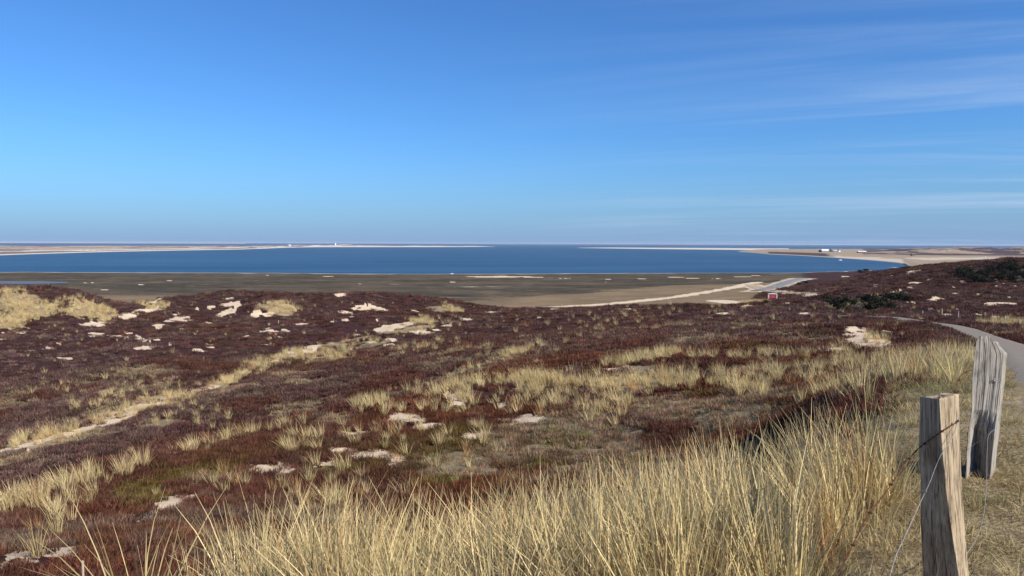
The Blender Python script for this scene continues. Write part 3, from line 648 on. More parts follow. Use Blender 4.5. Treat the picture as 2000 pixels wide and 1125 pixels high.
def scatter(name, P, rot, scl, idx, col, protos, label, cat):
    me = bpy.data.meshes.new(name); me.vertices.add(len(P)); me.vertices.foreach_set('co', np.asarray(P, np.float32).ravel())
    for nm, arr in (('rot', rot), ('scl', scl), ('col', col)):
        a = me.attributes.new(nm, 'FLOAT_VECTOR', 'POINT'); a.data.foreach_set('vector', np.asarray(arr, np.float32).ravel())
    a = me.attributes.new('idx', 'INT', 'POINT'); a.data.foreach_set('value', np.asarray(idx, np.int32))
    me.update()
    cl_ = bpy.data.collections.new(name + '_pieces')
    for k, pm in enumerate(protos):
        po = bpy.data.objects.new('%s_piece_%02d' % (name, k), pm); cl_.objects.link(po)
    o = link(name, me, None, kind='stuff', label=label, cat=cat)
    g = bpy.data.node_groups.new(name, 'GeometryNodeTree')
    g.interface.new_socket('Geometry', in_out='INPUT', socket_type='NodeSocketGeometry'); g.interface.new_socket('Geometry', in_out='OUTPUT', socket_type='NodeSocketGeometry')
    gi = g.nodes.new('NodeGroupInput'); go = g.nodes.new('NodeGroupOutput'); ip = g.nodes.new('GeometryNodeInstanceOnPoints')
    ci = g.nodes.new('GeometryNodeCollectionInfo'); ci.inputs['Collection'].default_value = cl_; ci.inputs['Separate Children'].default_value = True; ci.inputs['Reset Children'].default_value = True
    def na(nm, ty):
        n = g.nodes.new('GeometryNodeInputNamedAttribute'); n.data_type = ty; n.inputs['Name'].default_value = nm; return n.outputs['Attribute']
    g.links.new(gi.outputs[0], ip.inputs['Points']); g.links.new(ci.outputs[0], ip.inputs['Instance']); ip.inputs['Pick Instance'].default_value = True
    g.links.new(na('idx', 'INT'), ip.inputs['Instance Index']); g.links.new(na('rot', 'FLOAT_VECTOR'), ip.inputs['Rotation']); g.links.new(na('scl', 'FLOAT_VECTOR'), ip.inputs['Scale'])
    g.links.new(ip.outputs[0], go.inputs[0])
    md = o.modifiers.new('scatter', 'NODES'); md.node_group = g
    return o

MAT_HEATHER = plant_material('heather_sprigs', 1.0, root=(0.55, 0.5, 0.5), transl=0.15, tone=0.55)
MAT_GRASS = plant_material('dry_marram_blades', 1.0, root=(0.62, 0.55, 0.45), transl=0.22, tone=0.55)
def heather_proto(k, n, rad, ht, wid):
    rg = np.random.default_rng(100 + k); bl = []
    for i in range(n):
        r = rad * math.sqrt(rg.uniform()); a = rg.uniform(0, 2 * math.pi); e = 1 - (r / rad) ** 2 * 0.7
        bl.append((r * math.cos(a), r * math.sin(a), ht * (0.45 + 0.55 * e) * rg.uniform(0.6, 1.25), a + rg.normal(0, 0.8), abs(rg.normal(0.25 + 0.5 * r / rad, 0.25)), rg.normal(0.25, 0.35)))
    me = blade_mesh('heather_%d' % k, bl, 2, wid, lambda n_: rg.uniform(0, 1, n_), rg); me.materials.append(MAT_HEATHER); return me
def tuft_proto(k, n, rad, ln, wid, seg, tilt, droop, mat, lo=0.55):
    rg = np.random.default_rng(300 + k); bl = []
    for i in range(n):
        r = rad * math.sqrt(rg.uniform()); a = rg.uniform(0, 2 * math.pi)
        bl.append((r * math.cos(a), r * math.sin(a), ln * rg.uniform(lo, 1.1), a + rg.normal(0, 0.7), abs(rg.normal(tilt * (0.4 + 0.8 * r / rad), tilt * 0.5)), abs(rg.normal(droop, droop * 0.6))))
    me = blade_mesh('tuft_%d' % k, bl, seg, wid, lambda n_: rg.beta(2, 2, n_), rg); me.materials.append(mat); return me

def pts_fields(x, y):
    f = fields(x, y); return f
def heath_points(r0, r1, n, amax=44):
    r = np.sqrt(RNG.uniform(r0 * r0, r1 * r1, n)); a = R(1) * RNG.uniform(-amax, amax, n)
    x = r * np.sin(a); y = r * np.cos(a); f = fields(x, y)
    jit = 0.35 * fbm(x / 0.8, y / 0.8, 71, 3) + 0.25 * RNG.uniform(-1, 1, n)
    cover = (f['sand'] + 1.5 * jit + 0.25 * (RNG.uniform(0, 1, n) < 0.06) * -4 < 0.36) & (f['straw'] + jit < 0.55) & (f['dpath'] > PATH_W / 2 + 0.25) & (f['verge'] + jit < 0.45) & (f['marsh'] < 0.4) & (f['lane'] < 0.5)
    thin = np.maximum(f['moss'], f['green'] * 0.75)
    cover &= RNG.uniform(0, 1, n) > np.clip(thin * 0.55 + 0.6 * fbm(x / 1.6, y / 1.6, 72, 3) * (thin > 0.2), 0, 0.85)
    k = np.nonzero(cover)[0]
    return x[k], y[k], {q: v[k] for q, v in f.items()}
def heath_colours(x, y, f):
    n = len(x); r = np.hypot(x, y)
    A = np.array([0.098, 0.047, 0.037]); Bc = np.array([0.122, 0.054, 0.034]); Cc = np.array([0.108, 0.080, 0.032]); Dc = np.array([0.150, 0.116, 0.094]); E = np.array([0.086, 0.047, 0.044])
    w1 = sstep(fbm(x / 5.5, y / 5.5, 81, 3), -0.25, 0.35)[:, None]; w2 = sstep(fbm(x / 9, y / 9, 82, 3) + 0.6 * f['green'] - 0.15, 0.12, 0.5)[:, None]; w3 = sstep(fbm(x / 3.3, y / 3.3, 83, 4, 0.65), 0.05, 0.5)[:, None]
    far = np.maximum(sstep(r, 40, 95), sstep(-height(x, y), 9.5, 12.0))[:, None]
    c = A * (1 - w1) + Bc * w1
    c = c * (1 - far) + (E * (1 - w1) + A * w1) * far
    lv_ = sstep(fbm(x / 17, y / 17, 85, 3), -0.1, 0.45)[:, None]; c = c * (1 - 0.6 * far * lv_) + np.array([0.135, 0.092, 0.086]) * 0.6 * far * lv_
    c = c * (1 - w2 * (1 - 0.75 * far)) + Cc * w2 * (1 - 0.75 * far)
    c = c * (1 - 0.75 * w3) + Dc * 0.75 * w3
    m = np.clip(f['moss'] * 0.7, 0, 1)[:, None]; c = c * (1 - m) + np.array([0.27, 0.215, 0.145]) * m
    return c * np.array([1.22, 1.12, 1.04]) * RNG.uniform(0.5, 1.45, (n, 1)) * (1 + RNG.normal(0, 0.06, (n, 3)))
def add_heather(name, r0, r1, n, sc, protos, label):
    x, y, f = heath_points(r0, r1, n)
    z = height(x, y); m = len(x); r = np.hypot(x, y)
    s = (sc[0] + (sc[1] - sc[0]) * (r - r0) / (r1 - r0)) * RNG.uniform(0.6, 1.35, m)
    S = np.stack([s, s, s * RNG.uniform(0.7, 1.25, m)], 1); rot = np.stack([RNG.normal(0, 0.12, m), RNG.normal(0, 0.12, m), RNG.uniform(0, 6.28, m)], 1)
    scatter(name, np.stack([x, y, z - 0.03 * s], 1), rot, S, RNG.integers(0, len(protos), m), heath_colours(x, y, f), protos, label, 'heather')
    return m
hp = [heather_proto(k, 110, 0.28, 0.20, 0.014) for k in range(5)]
hp2 = [heather_proto(20 + k, 75, 0.30, 0.22, 0.030) for k in range(5)]
add_heather('heather', 4.0, 34.0, 24000, (0.62, 1.05), hp, 'rust-brown heather carpeting the near slope and the hollow behind the grass')
add_heather('heather', 34.0, 95.0, 42000, (1.0, 1.7), hp2, 'dark red-brown heather covering the middle valley')
add_heather('heather', 95.0, 360.0, 60000, (1.7, 3.6), hp2, 'purple-brown heather over the far dunes and the right-hand hill')

STRAWC = np.array([0.70, 0.54, 0.295])
def grass_cols(n, lo=0.7, hi=1.15):
    c = STRAWC * RNG.uniform(lo, hi, (n, 1)); c = np.where(RNG.uniform(0, 1, (n, 1)) < 0.12, c * np.array([0.72, 0.55, 0.5]), c); g = RNG.uniform(0, 1, (n, 1)); return c * (1 - 0.16 * g * np.array([1.0, 0.6, 1.2]))
# tall marram in front of the viewpoint
tp = [tuft_proto(k, 50, 0.14, 0.92, 0.0092, 4, 0.26 if k % 2 else 0.42, 0.20 if k % 3 else 0.45, MAT_GRASS, 0.35) for k in range(7)]
def in_front(n):
    u = RNG.uniform(-250, 1900, n); d = RNG.uniform(3.0, 9.5, n)
    x = d * (u - 1000) / F; y = d
    dp = dist_poly(x, y, _pcd)[0] - PATH_W / 2
    lo = np.interp(u, [-250, 250, 520, 620, 1000, 1500, 1900], [5.0, 4.6, 4.2, 3.6, 3.2, 3.0, 3.0])
    hi = np.interp(u, [-250, 200, 420, 560, 700, 1000, 1230, 1330, 1480, 1540, 1700, 1900], [5.2, 5.2, 5.9, 6.6, 7.4, 7.6, 7.8, 7.8, 7.3, 6.8, 5.8, 5.2])
    dens = np.interp(u, [-250, 100, 420, 560, 700, 1900], [0.04, 0.05, 0.08, 0.45, 1, 1])
    hollow = ((u - 1530) / 70) ** 2 + ((d - 7.3) / 1.0) ** 2 < 1
    clump = 1.7 * fbm(x / 0.75, y / 0.75, 91, 2) + 0.34
    k = (d > lo) & (d < hi + 0.8 * fbm(x / 1.2, y / 1.2, 92, 2)) & (dp > 0.85 + 0.3 * fbm(x, y, 93, 2)) & ~hollow & (RNG.uniform(0, 1, n) < dens) & (clump > RNG.uniform(0, 0.55, n))
    return u[k], x[k], y[k]
u, x, y = in_front(3000)
n = len(x); z = height(x, y)
lean = np.interp(u, [-200, 600, 1000, 1300, 1900], [0.10, 0.05, -0.02, -0.16, -0.34])[:, None]
rot = np.stack([RNG.normal(0, 0.10, n), lean[:, 0] + RNG.normal(0, 0.12, n), RNG.uniform(-0.5, 0.5, n)], 1)
s = RNG.uniform(0.60, 1.18, n) * np.interp(np.hypot(x, y), [3, 6, 14], [0.8, 1.0, 0.80]) * np.interp(u, [1300, 1700], [1, 0.74])
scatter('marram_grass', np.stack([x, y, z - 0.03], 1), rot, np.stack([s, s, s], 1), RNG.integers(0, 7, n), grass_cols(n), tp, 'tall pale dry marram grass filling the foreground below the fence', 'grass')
# thatch of fallen blades lying between the tufts
fp = [tuft_proto(40 + k, 40, 0.25, 0.55, 0.005, 4, 1.15, 0.35, MAT_GRASS) for k in range(4)]
k = RNG.uniform(0, 1, n) < 0.75; m = int(k.sum())
scatter('fallen_grass', np.stack([x[k] + RNG.normal(0, .2, m), y[k] + RNG.normal(0, .2, m), z[k] + 0.03], 1), np.stack([RNG.normal(0, .1, m), RNG.normal(0, .1, m), RNG.uniform(0, 6.28, m)], 1),
        np.repeat(RNG.uniform(0.6, 1.1, m)[:, None], 3, 1), RNG.integers(0, 4, m), grass_cols(m, 0.45, 0.95), fp, 'bent and fallen straw lying between the tall foreground grass', 'grass')
# short trampled grass beside the path
vp = [tuft_proto(60 + k, 34, 0.13, 0.15, 0.0045, 3, 0.95, 0.5, MAT_GRASS) for k in range(5)]
nv = 5200; rr = RNG.uniform(2.2, 26, nv) ; aa = R(1) * RNG.uniform(22, 44, nv); x = rr * np.sin(aa); y = rr * np.cos(aa)
dp = dist_poly(x, y, _pcd)[0] - PATH_W / 2; k = (dp > 0.03) & (dp < 1.5) & (fbm(x / .5, y / .5, 94, 3) + RNG.uniform(-.4, .4, nv) > -0.1); x, y = x[k], y[k]; n = len(x)
cc = grass_cols(n, 0.45, 0.95) * (1 - 0.35 * sstep(fbm(x / 0.8, y / 0.8, 95, 2), 0.0, 0.4)[:, None] * np.array([1.0, 0.75, 1.0]))
scatter('trampled_grass', np.stack([x, y, height(x, y)], 1), np.stack([RNG.normal(0, .1, n), RNG.normal(0, .1, n), RNG.uniform(0, 6.28, n)], 1), np.repeat((RNG.uniform(0.5, 1.1, n) * np.interp(np.hypot(x, y), [3, 20], [0.8, 1.4]))[:, None], 3, 1),
        RNG.integers(0, 5, n), cc, vp, 'short trampled dry grass on the verge between fence and path', 'grass')
# marram on the ridge, round the sand scars and on the far dunes: bands given by where their ends are seen
mp_ = [tuft_proto(80 + k, 36, 0.13, 0.78, 0.012, 4, 0.26, 0.30, MAT_GRASS) for k in range(6)]
BANDS = [((860,762),(1000,742),16,34),((1000,742),(1110,752),20,70),((1060,756),(1350,745),22,120),((1340,748),(1520,735),22,60),((1400,752),(1500,768),14,36),((1500,725),(1680,708),24,50),((1650,715),(1880,700),26,60),((1540,745),(1870,735),24,40),((1180,716),(1330,690),8,60),((1000,690),(1065,676),10,26),
 ((1340,700),(1640,693),10,50),((880,745),(960,690),40,30),((690,800),(760,778),16,24),((800,770),(960,770),30,34),((740,800),(1010,800),26,30),((1020,780),(1240,800),34,70),((0,1000),(95,975),6,16),((105,962),(205,930),6,12),((235,925),(290,905),4,4),((350,885),(450,858),6,7),((560,880),(640,850),34,16),((440,850),(600,825),10,18),((650,850),(960,860),30,30),
 ((40,1040),(210,960),50,26),((300,930),(700,960),60,30),((600,960),(1000,900),60,22),((200,820),(380,775),14,70),((20,870),(200,820),14,80),((130,800),(330,760),30,50),((430,750),(600,690),10,90),((580,700),(690,690),14,60),((620,690),(900,625),14,70),((60,760),(400,740),60,40),((300,800),(460,830),40,26),
 ((1000,640),(1330,600),50,40),((760,690),(900,670),10,40),((1100,640),(1400,630),40,30),((1380,615),(1700,630),30,30),((1640,690),(1760,650),20,30),((1850,720),(1900,700),30,16),((1940,628),(2040,640),10,70),((1560,780),(1700,760),30,40)]
Pn, Sn = [], []
for (u0, v0), (u1, v1), spread, cnt in BANDS:
    for i in range(cnt):
        t = RNG.uniform(); p = ground(u0 + (u1 - u0) * t + RNG.normal(0, 6), v0 + (v1 - v0) * t + RNG.normal(0, 1) * spread * 0.42)
        if p is None or p.y < 9: continue
        Pn.append((p.x, p.y, p.z - 0.03)); Sn.append(RNG.uniform(0.55, 1.15) * np.interp(p.y, [9, 50, 160], [0.8, 1.0, 1.5]))
for i in range(420):
    r_ = math.sqrt(RNG.uniform(18 ** 2, 170 ** 2)); a_ = R(RNG.uniform(-38, 38))
    Pn.append((r_ * math.sin(a_), r_ * math.cos(a_), None)); Sn.append(RNG.uniform(0.35, 0.8) * np.interp(r_, [9, 50, 160], [0.8, 1.0, 1.4]))
for q in PS['straw']:
    if not q.ok or q.c.y > 330: continue
    cnt = int(np.clip(q.A.length * q.B.length * 3.5, 20, 650))
    for i in range(cnt):
        r_ = math.sqrt(RNG.uniform()) * 1.05; a_ = RNG.uniform(0, 6.28); e_ = q.c + q.A * (r_ * math.cos(a_)) + q.B * (r_ * math.sin(a_))
        Pn.append((e_.x, e_.y, None)); Sn.append(RNG.uniform(0.6, 1.1) * np.interp(e_.y, [9, 50, 160], [0.8, 1.0, 1.5]))
P = np.array([(a_, b_, 0.0) for a_, b_, c_ in Pn]); P[:, 2] = height(P[:, 0], P[:, 1]) - 0.03; n = len(P); s = np.array(Sn)
kp = dist_poly(P[:, 0], P[:, 1], _pcd)[0] > PATH_W / 2 + 0.3; P, s = P[kp], s[kp]; n = len(P)
rot = np.stack([RNG.normal(0, .08, n), -0.14 + RNG.normal(0, .12, n), RNG.uniform(-.6, .6, n)], 1)
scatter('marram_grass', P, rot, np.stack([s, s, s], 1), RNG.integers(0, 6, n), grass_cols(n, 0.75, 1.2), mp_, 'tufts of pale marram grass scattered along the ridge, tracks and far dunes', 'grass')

# ------------------------------------------------------------------ single tussocks that stand out
def own_material(name, c, tone=0.35, transl=0.22):
    m = plant_material(name, 1.0, root=(0.62, 0.55, 0.45), transl=transl, tone=tone)
    for nd in m.node_tree.nodes:
        if nd.type == 'ATTRIBUTE' and nd.attribute_name == 'col':
            rgb = N(m.node_tree, 'ShaderNodeRGB'); rgb.outputs[0].default_value = (*c, 1)
            for l in list(nd.outputs['Color'].links): L(m.node_tree, rgb.outputs[0], l.to_socket)
    return m
MAT_TUS = own_material('tussock_blades', (0.66, 0.51, 0.28))
tus_me = [tuft_proto(200 + k, 120, 0.22, 0.80, 0.010, 4, 0.32, 0.45, MAT_TUS) for k in range(4)]
TUSS = [(243,928,1.0,'lone upright grass tussock on the left ridge crest, purple heath behind it'),
 (278,910,0.95,'splayed grass tussock on the left ridge crest, right of the lone upright one'),
 (372,886,0.9,'low spreading grass tussock on the left ridge crest, rightmost of those on it'),
 (22,1000,1.1,'thick grass tussock at the left edge of the photo on the ridge crest'),
 (74,988,1.1,'bright tall grass tussock on the crest beside the left edge clump'),
 (160,948,1.0,'broad grass tussock halfway along the left ridge crest'),
 (572,882,0.8,'thin leaning grass tussock just above the long sand patch'),
 (757,803,0.9,'full grass tussock standing behind the upper sand scar'),
 (858,868,0.8,'pale grass tussock in heather below the two bright sand scars'),
 (1214,815,0.9,'bent-over straw tussock at the lower edge of the grassy band'),
 (1292,738,1.0,'bright grass tussock in the middle of the grassy ridge band'),
 (935,838,0.8,'fine grass tussock growing at the rim of the right sand scar'),
 (645,690,1.1,'rounded straw tussock in the valley beside the sandy track'),
 (828,634,1.5,'dense straw tussock on the far dune where the track climbs')]
for i, (u, v, s, lb) in enumerate(TUSS):
    p = ground(u, v)
    if p is None: continue
    o = link('grass_tussock', tus_me[i % 4], None, label=lb, cat='grass tussock', group='marram tussocks standing apart on the heath', loc=p - Vector((0, 0, 0.03)))
    s *= float(np.interp(p.y, [10, 50, 160], [0.9, 1.0, 1.25])); o.scale = (s, s, s); o.rotation_euler = (0, RNG.normal(-0.12, 0.08), RNG.uniform(-0.5, 0.5))

# ------------------------------------------------------------------ weathered fence posts
def wood_material(name, c1, c2, dark, seed):
    m, t, b, o = new_mat(name)
    tcn = N(t, 'ShaderNodeTexCoord')
    def noise(scale, st, det=6.0, rough=0.65):
        mq = N(t, 'ShaderNodeMapping'); mq.inputs['Scale'].default_value = st; mq.inputs['Location'].default_value = (seed, seed * .3, 0); L(t, tcn.outputs['Object'], mq.inputs[0])
        n_ = N(t, 'ShaderNodeTexNoise', ins={'Scale': scale, 'Detail': det, 'Roughness': rough}); L(t, mq.outputs[0], n_.inputs['Vector']); return n_.outputs['Fac']
    g1 = noise(1.0, (38, 38, 1.6)); g2 = noise(1.0, (150, 150, 5)); bl = noise(5.0, (1, 1, 0.5), 5)
    c = mixc(t, smooth(t, g1, 0.36, 0.64), c1, c2); c = mixc(t, smooth(t, bl, 0.55, 0.72), c, tuple(0.5 * (a + q) for a, q in zip(c2, dark)))
    c = mixc(t, smooth(t, g2, 0.50, 0.66), c, dark); c = mixc(t, smooth(t, g1, 0.60, 0.70), c, dark)
    L(t, c, b.inputs['Base Color'])
    bp = N(t, 'ShaderNodeBump', ins={'Strength': 0.7, 'Distance': 0.004}); L(t, math_n(t, 'ADD', g1, math_n(t, 'MULTIPLY', g2, 0.6)), bp.inputs['Height']); L(t, bp.outputs[0], b.inputs['Normal'])
    b.inputs['Roughness'].default_value = 0.92
    return m
def timber_post(levels, per_edge, rows, seed, cracks, top_drop=None, round_=3):
    """levels: list of corner rings (world points), top first; skin them, round the arrises and cut drying cracks"""
    nc = len(levels[0]); n = nc * per_edge
    rings = []
    for lv in levels:
        P = np.array([tuple(q) for q in lv]); ring = []
        for i in range(nc):
            a, b = P[i], P[(i + 1) % nc]
            for k in range(per_edge): ring.append(a + (b - a) * (k / per_edge))
        rings.append(ring)
    G = np.array(rings); lz = np.linspace(0, 1, len(levels)); tz = np.linspace(0, 1, rows)
    V = np.stack([[np.interp(tz, lz, G[:, j, c]) for c in range(3)] for j in range(n)]).transpose(2, 0, 1)   # rows x n x 3
    for _ in range(round_): V = 0.25 * np.roll(V, 1, 1) + 0.5 * V + 0.25 * np.roll(V, -1, 1)
    cen = V.mean(1, keepdims=True)
    tg = np.roll(V, -1, 1) - np.roll(V, 1, 1); nm = np.stack([tg[..., 1], -tg[..., 0], np.zeros(tg.shape[:2])], -1); nm /= np.linalg.norm(nm, axis=-1, keepdims=True) + 1e-9
    sg = np.sign(((V - cen) * nm).sum(-1).mean()); nm *= sg
    per = np.arange(n)[None, :] * np.ones((rows, 1)); zz = np.repeat(V[:, :1, 2] * 0 + np.linspace(0, 1, rows)[:, None], n, 1)
    disp = 0.004 * fbm(per / 4.0, zz * 2.5 + 3, seed, 3) + 0.006 * fbm(per / 30.0, zz * 5.0, seed + 5, 3)
    for (pc, z0, z1, wd, dp, wig) in cracks:
        cp = pc * n + wig * n * fbm(zz * 4.5, zz * 0 + pc * 31, seed + 9, 2)
        dd = np.abs(per - cp); dd = np.minimum(dd, n - dd)
        env = sstep(zz, z0 - 0.03, z0 + 0.06) * (1 - sstep(zz, z1 - 0.08, z1 + 0.03))
        disp = disp - dp * env * np.clip(1 - dd / (wd * n * (0.55 + 0.45 * env)), 0, 1)
    V = V + nm * disp[..., None]
    if top_drop is not None: V[..., 2] -= top_drop(per / n, zz) * np.clip(1 - zz / 0.25, 0, 1)
    F4 = grid_faces(rows, n, wrap=True)
    vs = V.reshape(-1, 3); 
    inner = []
    ring0 = V[0]; c0 = ring0.mean(0); last = np.arange(n)
    allv = [vs]; fs = [F4]; base = len(vs)
    for q in (0.72, 0.42, 0.12):                                     # cut top, slightly dished and rough
        rg = c0 + (ring0 - c0) * q; rg[:, 2] += 0.004 * (RNG.uniform(-1, 1, n)) ; allv.append(rg)
        cur = base + np.arange(n); fs.append(np.stack([np.roll(last, -1), last, cur, np.roll(cur, -1)], -1)); last = cur; base += n
    allv.append(c0[None]); fs.append(np.stack([np.roll(last, -1), last, np.full(n, base), np.full(n, base)], -1))
    V_ = np.concatenate(allv); tri = fs.pop(); Fq = np.concatenate(fs)
    me = bpy.data.meshes.new('timber'); me.from_pydata([tuple(q) for q in V_], [], [tuple(f) for f in Fq.tolist()] + [tuple(f[:3]) for f in tri.tolist()]); me.update()
    me.polygons.foreach_set('use_smooth', np.ones(len(me.polygons), dtype=bool))
    return me
def recentre(me, p):
    me.transform(Matrix.Translation(-Vector(p)))
WOOD1 = wood_material('weathered_oak', (0.50, 0.40, 0.27), (0.31, 0.235, 0.155), (0.11, 0.08, 0.055), 3.0)
WOOD2 = wood_material('silvered_oak', (0.40, 0.365, 0.32), (0.29, 0.26, 0.225), (0.075, 0.065, 0.055), 8.0)
STEEL = simple_mat('galvanised_wire', (0.34, 0.33, 0.32), (0.19, 0.175, 0.165), scale=60, rough=0.5, spec=0.5)
RUST = simple_mat('rusty_wire', (0.15, 0.060, 0.032), (0.07, 0.035, 0.026), scale=80, rough=0.9, spec=0.1)
def root_empty(name, loc, label, cat, group=None):
    o = bpy.data.objects.new(name, None); COL.objects.link(o); o.location = loc; o.empty_display_size = 0.2
    return tag(o, label, cat, group)
lv1 = [((1797,776),(1835,780),(1872,769.5),(1836,767)), ((1796,850),(1838,855),(1874,848),(1836,846)), ((1797,950),(1848,955),(1878,948),(1838,946)), ((1800,1050),(1862,1055),(1886,1048),(1845,1046)), ((1803,1125),(1873,1130),(1893,1123),(1850,1122)), ((1806,1230),(1882,1235),(1903,1228),(1856,1226))]
dd1 = (3.27, 3.11, 3.20, 3.37)
L1 = [[at(u, v, d) for (u, v), d in zip(l, dd1)] for l in lv1]
me1 = timber_post(L1, 64, 110, 401, [(0.31, 0.0, 0.5, 0.005, 0.010, 0.01), (0.38, 0.15, 1.0, 0.005, 0.014, 0.015), (0.44, 0.0, 0.7, 0.004, 0.009, 0.012), (0.10, 0.1, 0.95, 0.005, 0.012, 0.01), (0.17, 0.4, 1.0, 0.005, 0.010, 0.012)], round_=2)
b1 = at(1850, 1200, 3.22); recentre(me1, b1)
p1 = root_empty('fence_post', b1, 'near squared oak fence post with a flat sawn top, cut off by the frame', 'fence post', 'weathered fence posts by the path')
link('timber', me1, WOOD1, p1)
lv2 = [((1907,661),(1922,657),(1947,668),(1951,676),(1930,664)), ((1904,690),(1922,691),(1960,691),(1967,691),(1935,690)), ((1899,740),(1920,741),(1955,741),(1963,740),(1932,740)), ((1898,800),(1914,801),(1948,801),(1956,800),(1925,800)),
       ((1891,845),(1903,846),(1943,846),(1951,845),(1920,845)), ((1888,890),(1898,891),(1938,891),(1946,890),(1915,890)), ((1887,930),(1894,931),(1934,931),(1942,930),(1912,930)), ((1886,960),(1893,961),(1932,961),(1940,960),(1912,960))]
dN = (5.13, 5.13, 5.13, 5.14, 5.26, 5.31, 5.33, 5.33)
L2 = [[at(l[0][0], l[0][1], 5.12), at(l[1][0], l[1][1], dn), at(l[2][0], l[2][1], 5.15 if k < 4 else 5.10), at(l[3][0], l[3][1], 5.27), at(l[4][0], l[4][1], 5.40)] for k, (l, dn) in enumerate(zip(lv2, dN))]
me2 = timber_post(L2, 64, 120, 433, [(0.10, 0.0, 0.75, 0.003, 0.016, 0.012), (0.215, 0.05, 0.85, 0.005, 0.028, 0.014), (0.27, 0.25, 1.0, 0.003, 0.018, 0.012), (0.325, 0.0, 0.95, 0.006, 0.034, 0.010), (0.37, 0.0, 0.45, 0.004, 0.022, 0.010), (0.16, 0.2, 0.6, 0.003, 0.012, 0.012), (0.05, 0.35, 1.0, 0.003, 0.016, 0.01)],
    top_drop=lambda p, z: 0.012 * np.sin(p * 40) + 0.02 * (fbm(p * 22, p * 0, 444, 2)), round_=2)
b2 = at(1914, 935, 5.2); recentre(me2, b2)
p2 = root_empty('fence_post', b2, 'farther fence post, silver-grey, deeply cracked with a ragged rounded top', 'fence post', 'weathered fence posts by the path')
link('timber', me2, WOOD2, p2)
mb = MB()
for dz in (0.0, -0.012):
    mb.tube([Vector((0, 0, dz)), Vector((0.02, 0.004, dz + 0.006)), Vector((0.04, 0.0, dz))], 0.0028, 6)
st2 = link('staple', mb.mesh('staple'), STEEL, p2); st2.location = at(1941, 741, 5.125) - b2
mb = MB(); mb.tube([(0, 0, 0.0), (0.008, -0.012, 0.006), (0.016, 0, 0.012)], 0.0028, 6)
st1 = link('staple', mb.mesh('staple'), STEEL, p1); st1.location = at(1866, 824, 3.15) - b1

# wires on the near posts
def wire(name, pts, rad, mat, label, barbs=0, twist=0.0, cat='wire', barb_len=0.03, skip=0.1):
    c = catmull(pts, 10); o0 = c[0]; rt = root_empty(name, o0, label, cat)
    loc_c = [p - o0 for p in c]
    if twist:
        for ph in (0, math.pi):
            q = []
            for i, p in enumerate(loc_c):
                d = (loc_c[min(i + 1, len(c) - 1)] - loc_c[max(i - 1, 0)]).normalized(); a = d.cross(Vector((0, 0, 1))).normalized(); b = d.cross(a)
                q.append(p + (a * math.cos(i * 0.9 + ph) + b * math.sin(i * 0.9 + ph)) * twist)
            m_ = MB(); m_.tube(q, rad, 5); link('strand', m_.mesh('strand', True), mat, rt)
    else:
        m_ = MB(); m_.tube(loc_c, rad, 6); link('strand', m_.mesh('strand', True), mat, rt)
    for k in range(barbs):
        i = int((skip + (1 - 2 * skip) * (k + 0.5) / barbs) * (len(c) - 1)); p = loc_c[i]; d = (loc_c[i + 1] - loc_c[i - 1]).normalized(); a = d.cross(Vector((0, 0, 1))).normalized(); b = d.cross(a)
        m_ = MB(); r_ = rad * 2.2 + twist
        helix = [d * (0.010 * (t - 0.5)) + (a * math.cos(t * 12.6) + b * math.sin(t * 12.6)) * r_ for t in [j / 12 for j in range(13)]]
        m_.tube(helix, rad * 0.8, 5)
        for sg, ax in ((1, a + b * 0.6), (-1, a - b * 0.5)):
            m_.tube([ax.normalized() * (-barb_len * 0.5) + d * 0.004 * sg, ax.normalized() * (barb_len * 0.5) - d * 0.004 * sg], [rad * 0.3, rad * 0.8], 5)
        bo = link('barb', m_.mesh('barb'), mat, rt); bo.location = p
    return rt
wire('barbed_wire', [at(1872,823,3.17), at(1853,835,3.10), at(1836,845,3.085), at(1812,862,3.16), at(1792,878,3.20), at(1768,905,3.12), at(1745,940,3.02), at(1722,972,2.92), at(1690,1015,2.80), at(1668,1060,2.70), at(1645,1105,2.60), at(1615,1160,2.48)], 0.0017, RUST,
     'rusty barbed wire sagging from the near post down to the lower left through the grass', barbs=6, twist=0.0016, cat='barbed wire')
wire('loose_wire', [at(1870,826,3.165), at(1864,845,3.12), at(1852,868,3.08), at(1838,888,3.06), at(1826,915,3.05), at(1816,942,3.03), at(1798,980,3.0), at(1782,1015,2.95), at(1764,1055,2.88), at(1750,1085,2.82), at(1738,1125,2.75), at(1728,1170,2.68)], 0.0017, STEEL,
     'bare grey wire hanging loose across the shaded face of the near post', barbs=1, cat='wire', barb_len=0.05, skip=0.27)
wire('barbed_wire', [at(1872,821,3.18), at(1869,800,3.4), at(1866,775,3.7), at(1868,755,4.0), at(1876,735,4.4), at(1888,726,4.8), at(1900,722,5.08)], 0.0019, RUST,
     'short dark barbed strand running between the near post and the farther one', barbs=4, twist=0.0015, cat='barbed wire')
wire('slack_wire', [at(1944,838,5.06), at(1931,850,4.98), at(1928,880,4.8), at(1927,930,4.5), at(1924,985,4.2), at(1917,1025,3.9), at(1906,1055,3.6), at(1893,1075,3.3), at(1882,1090,3.17)], 0.0013, STEEL,
     'thin slack wire looping low between the two posts above the trampled grass', cat='wire')

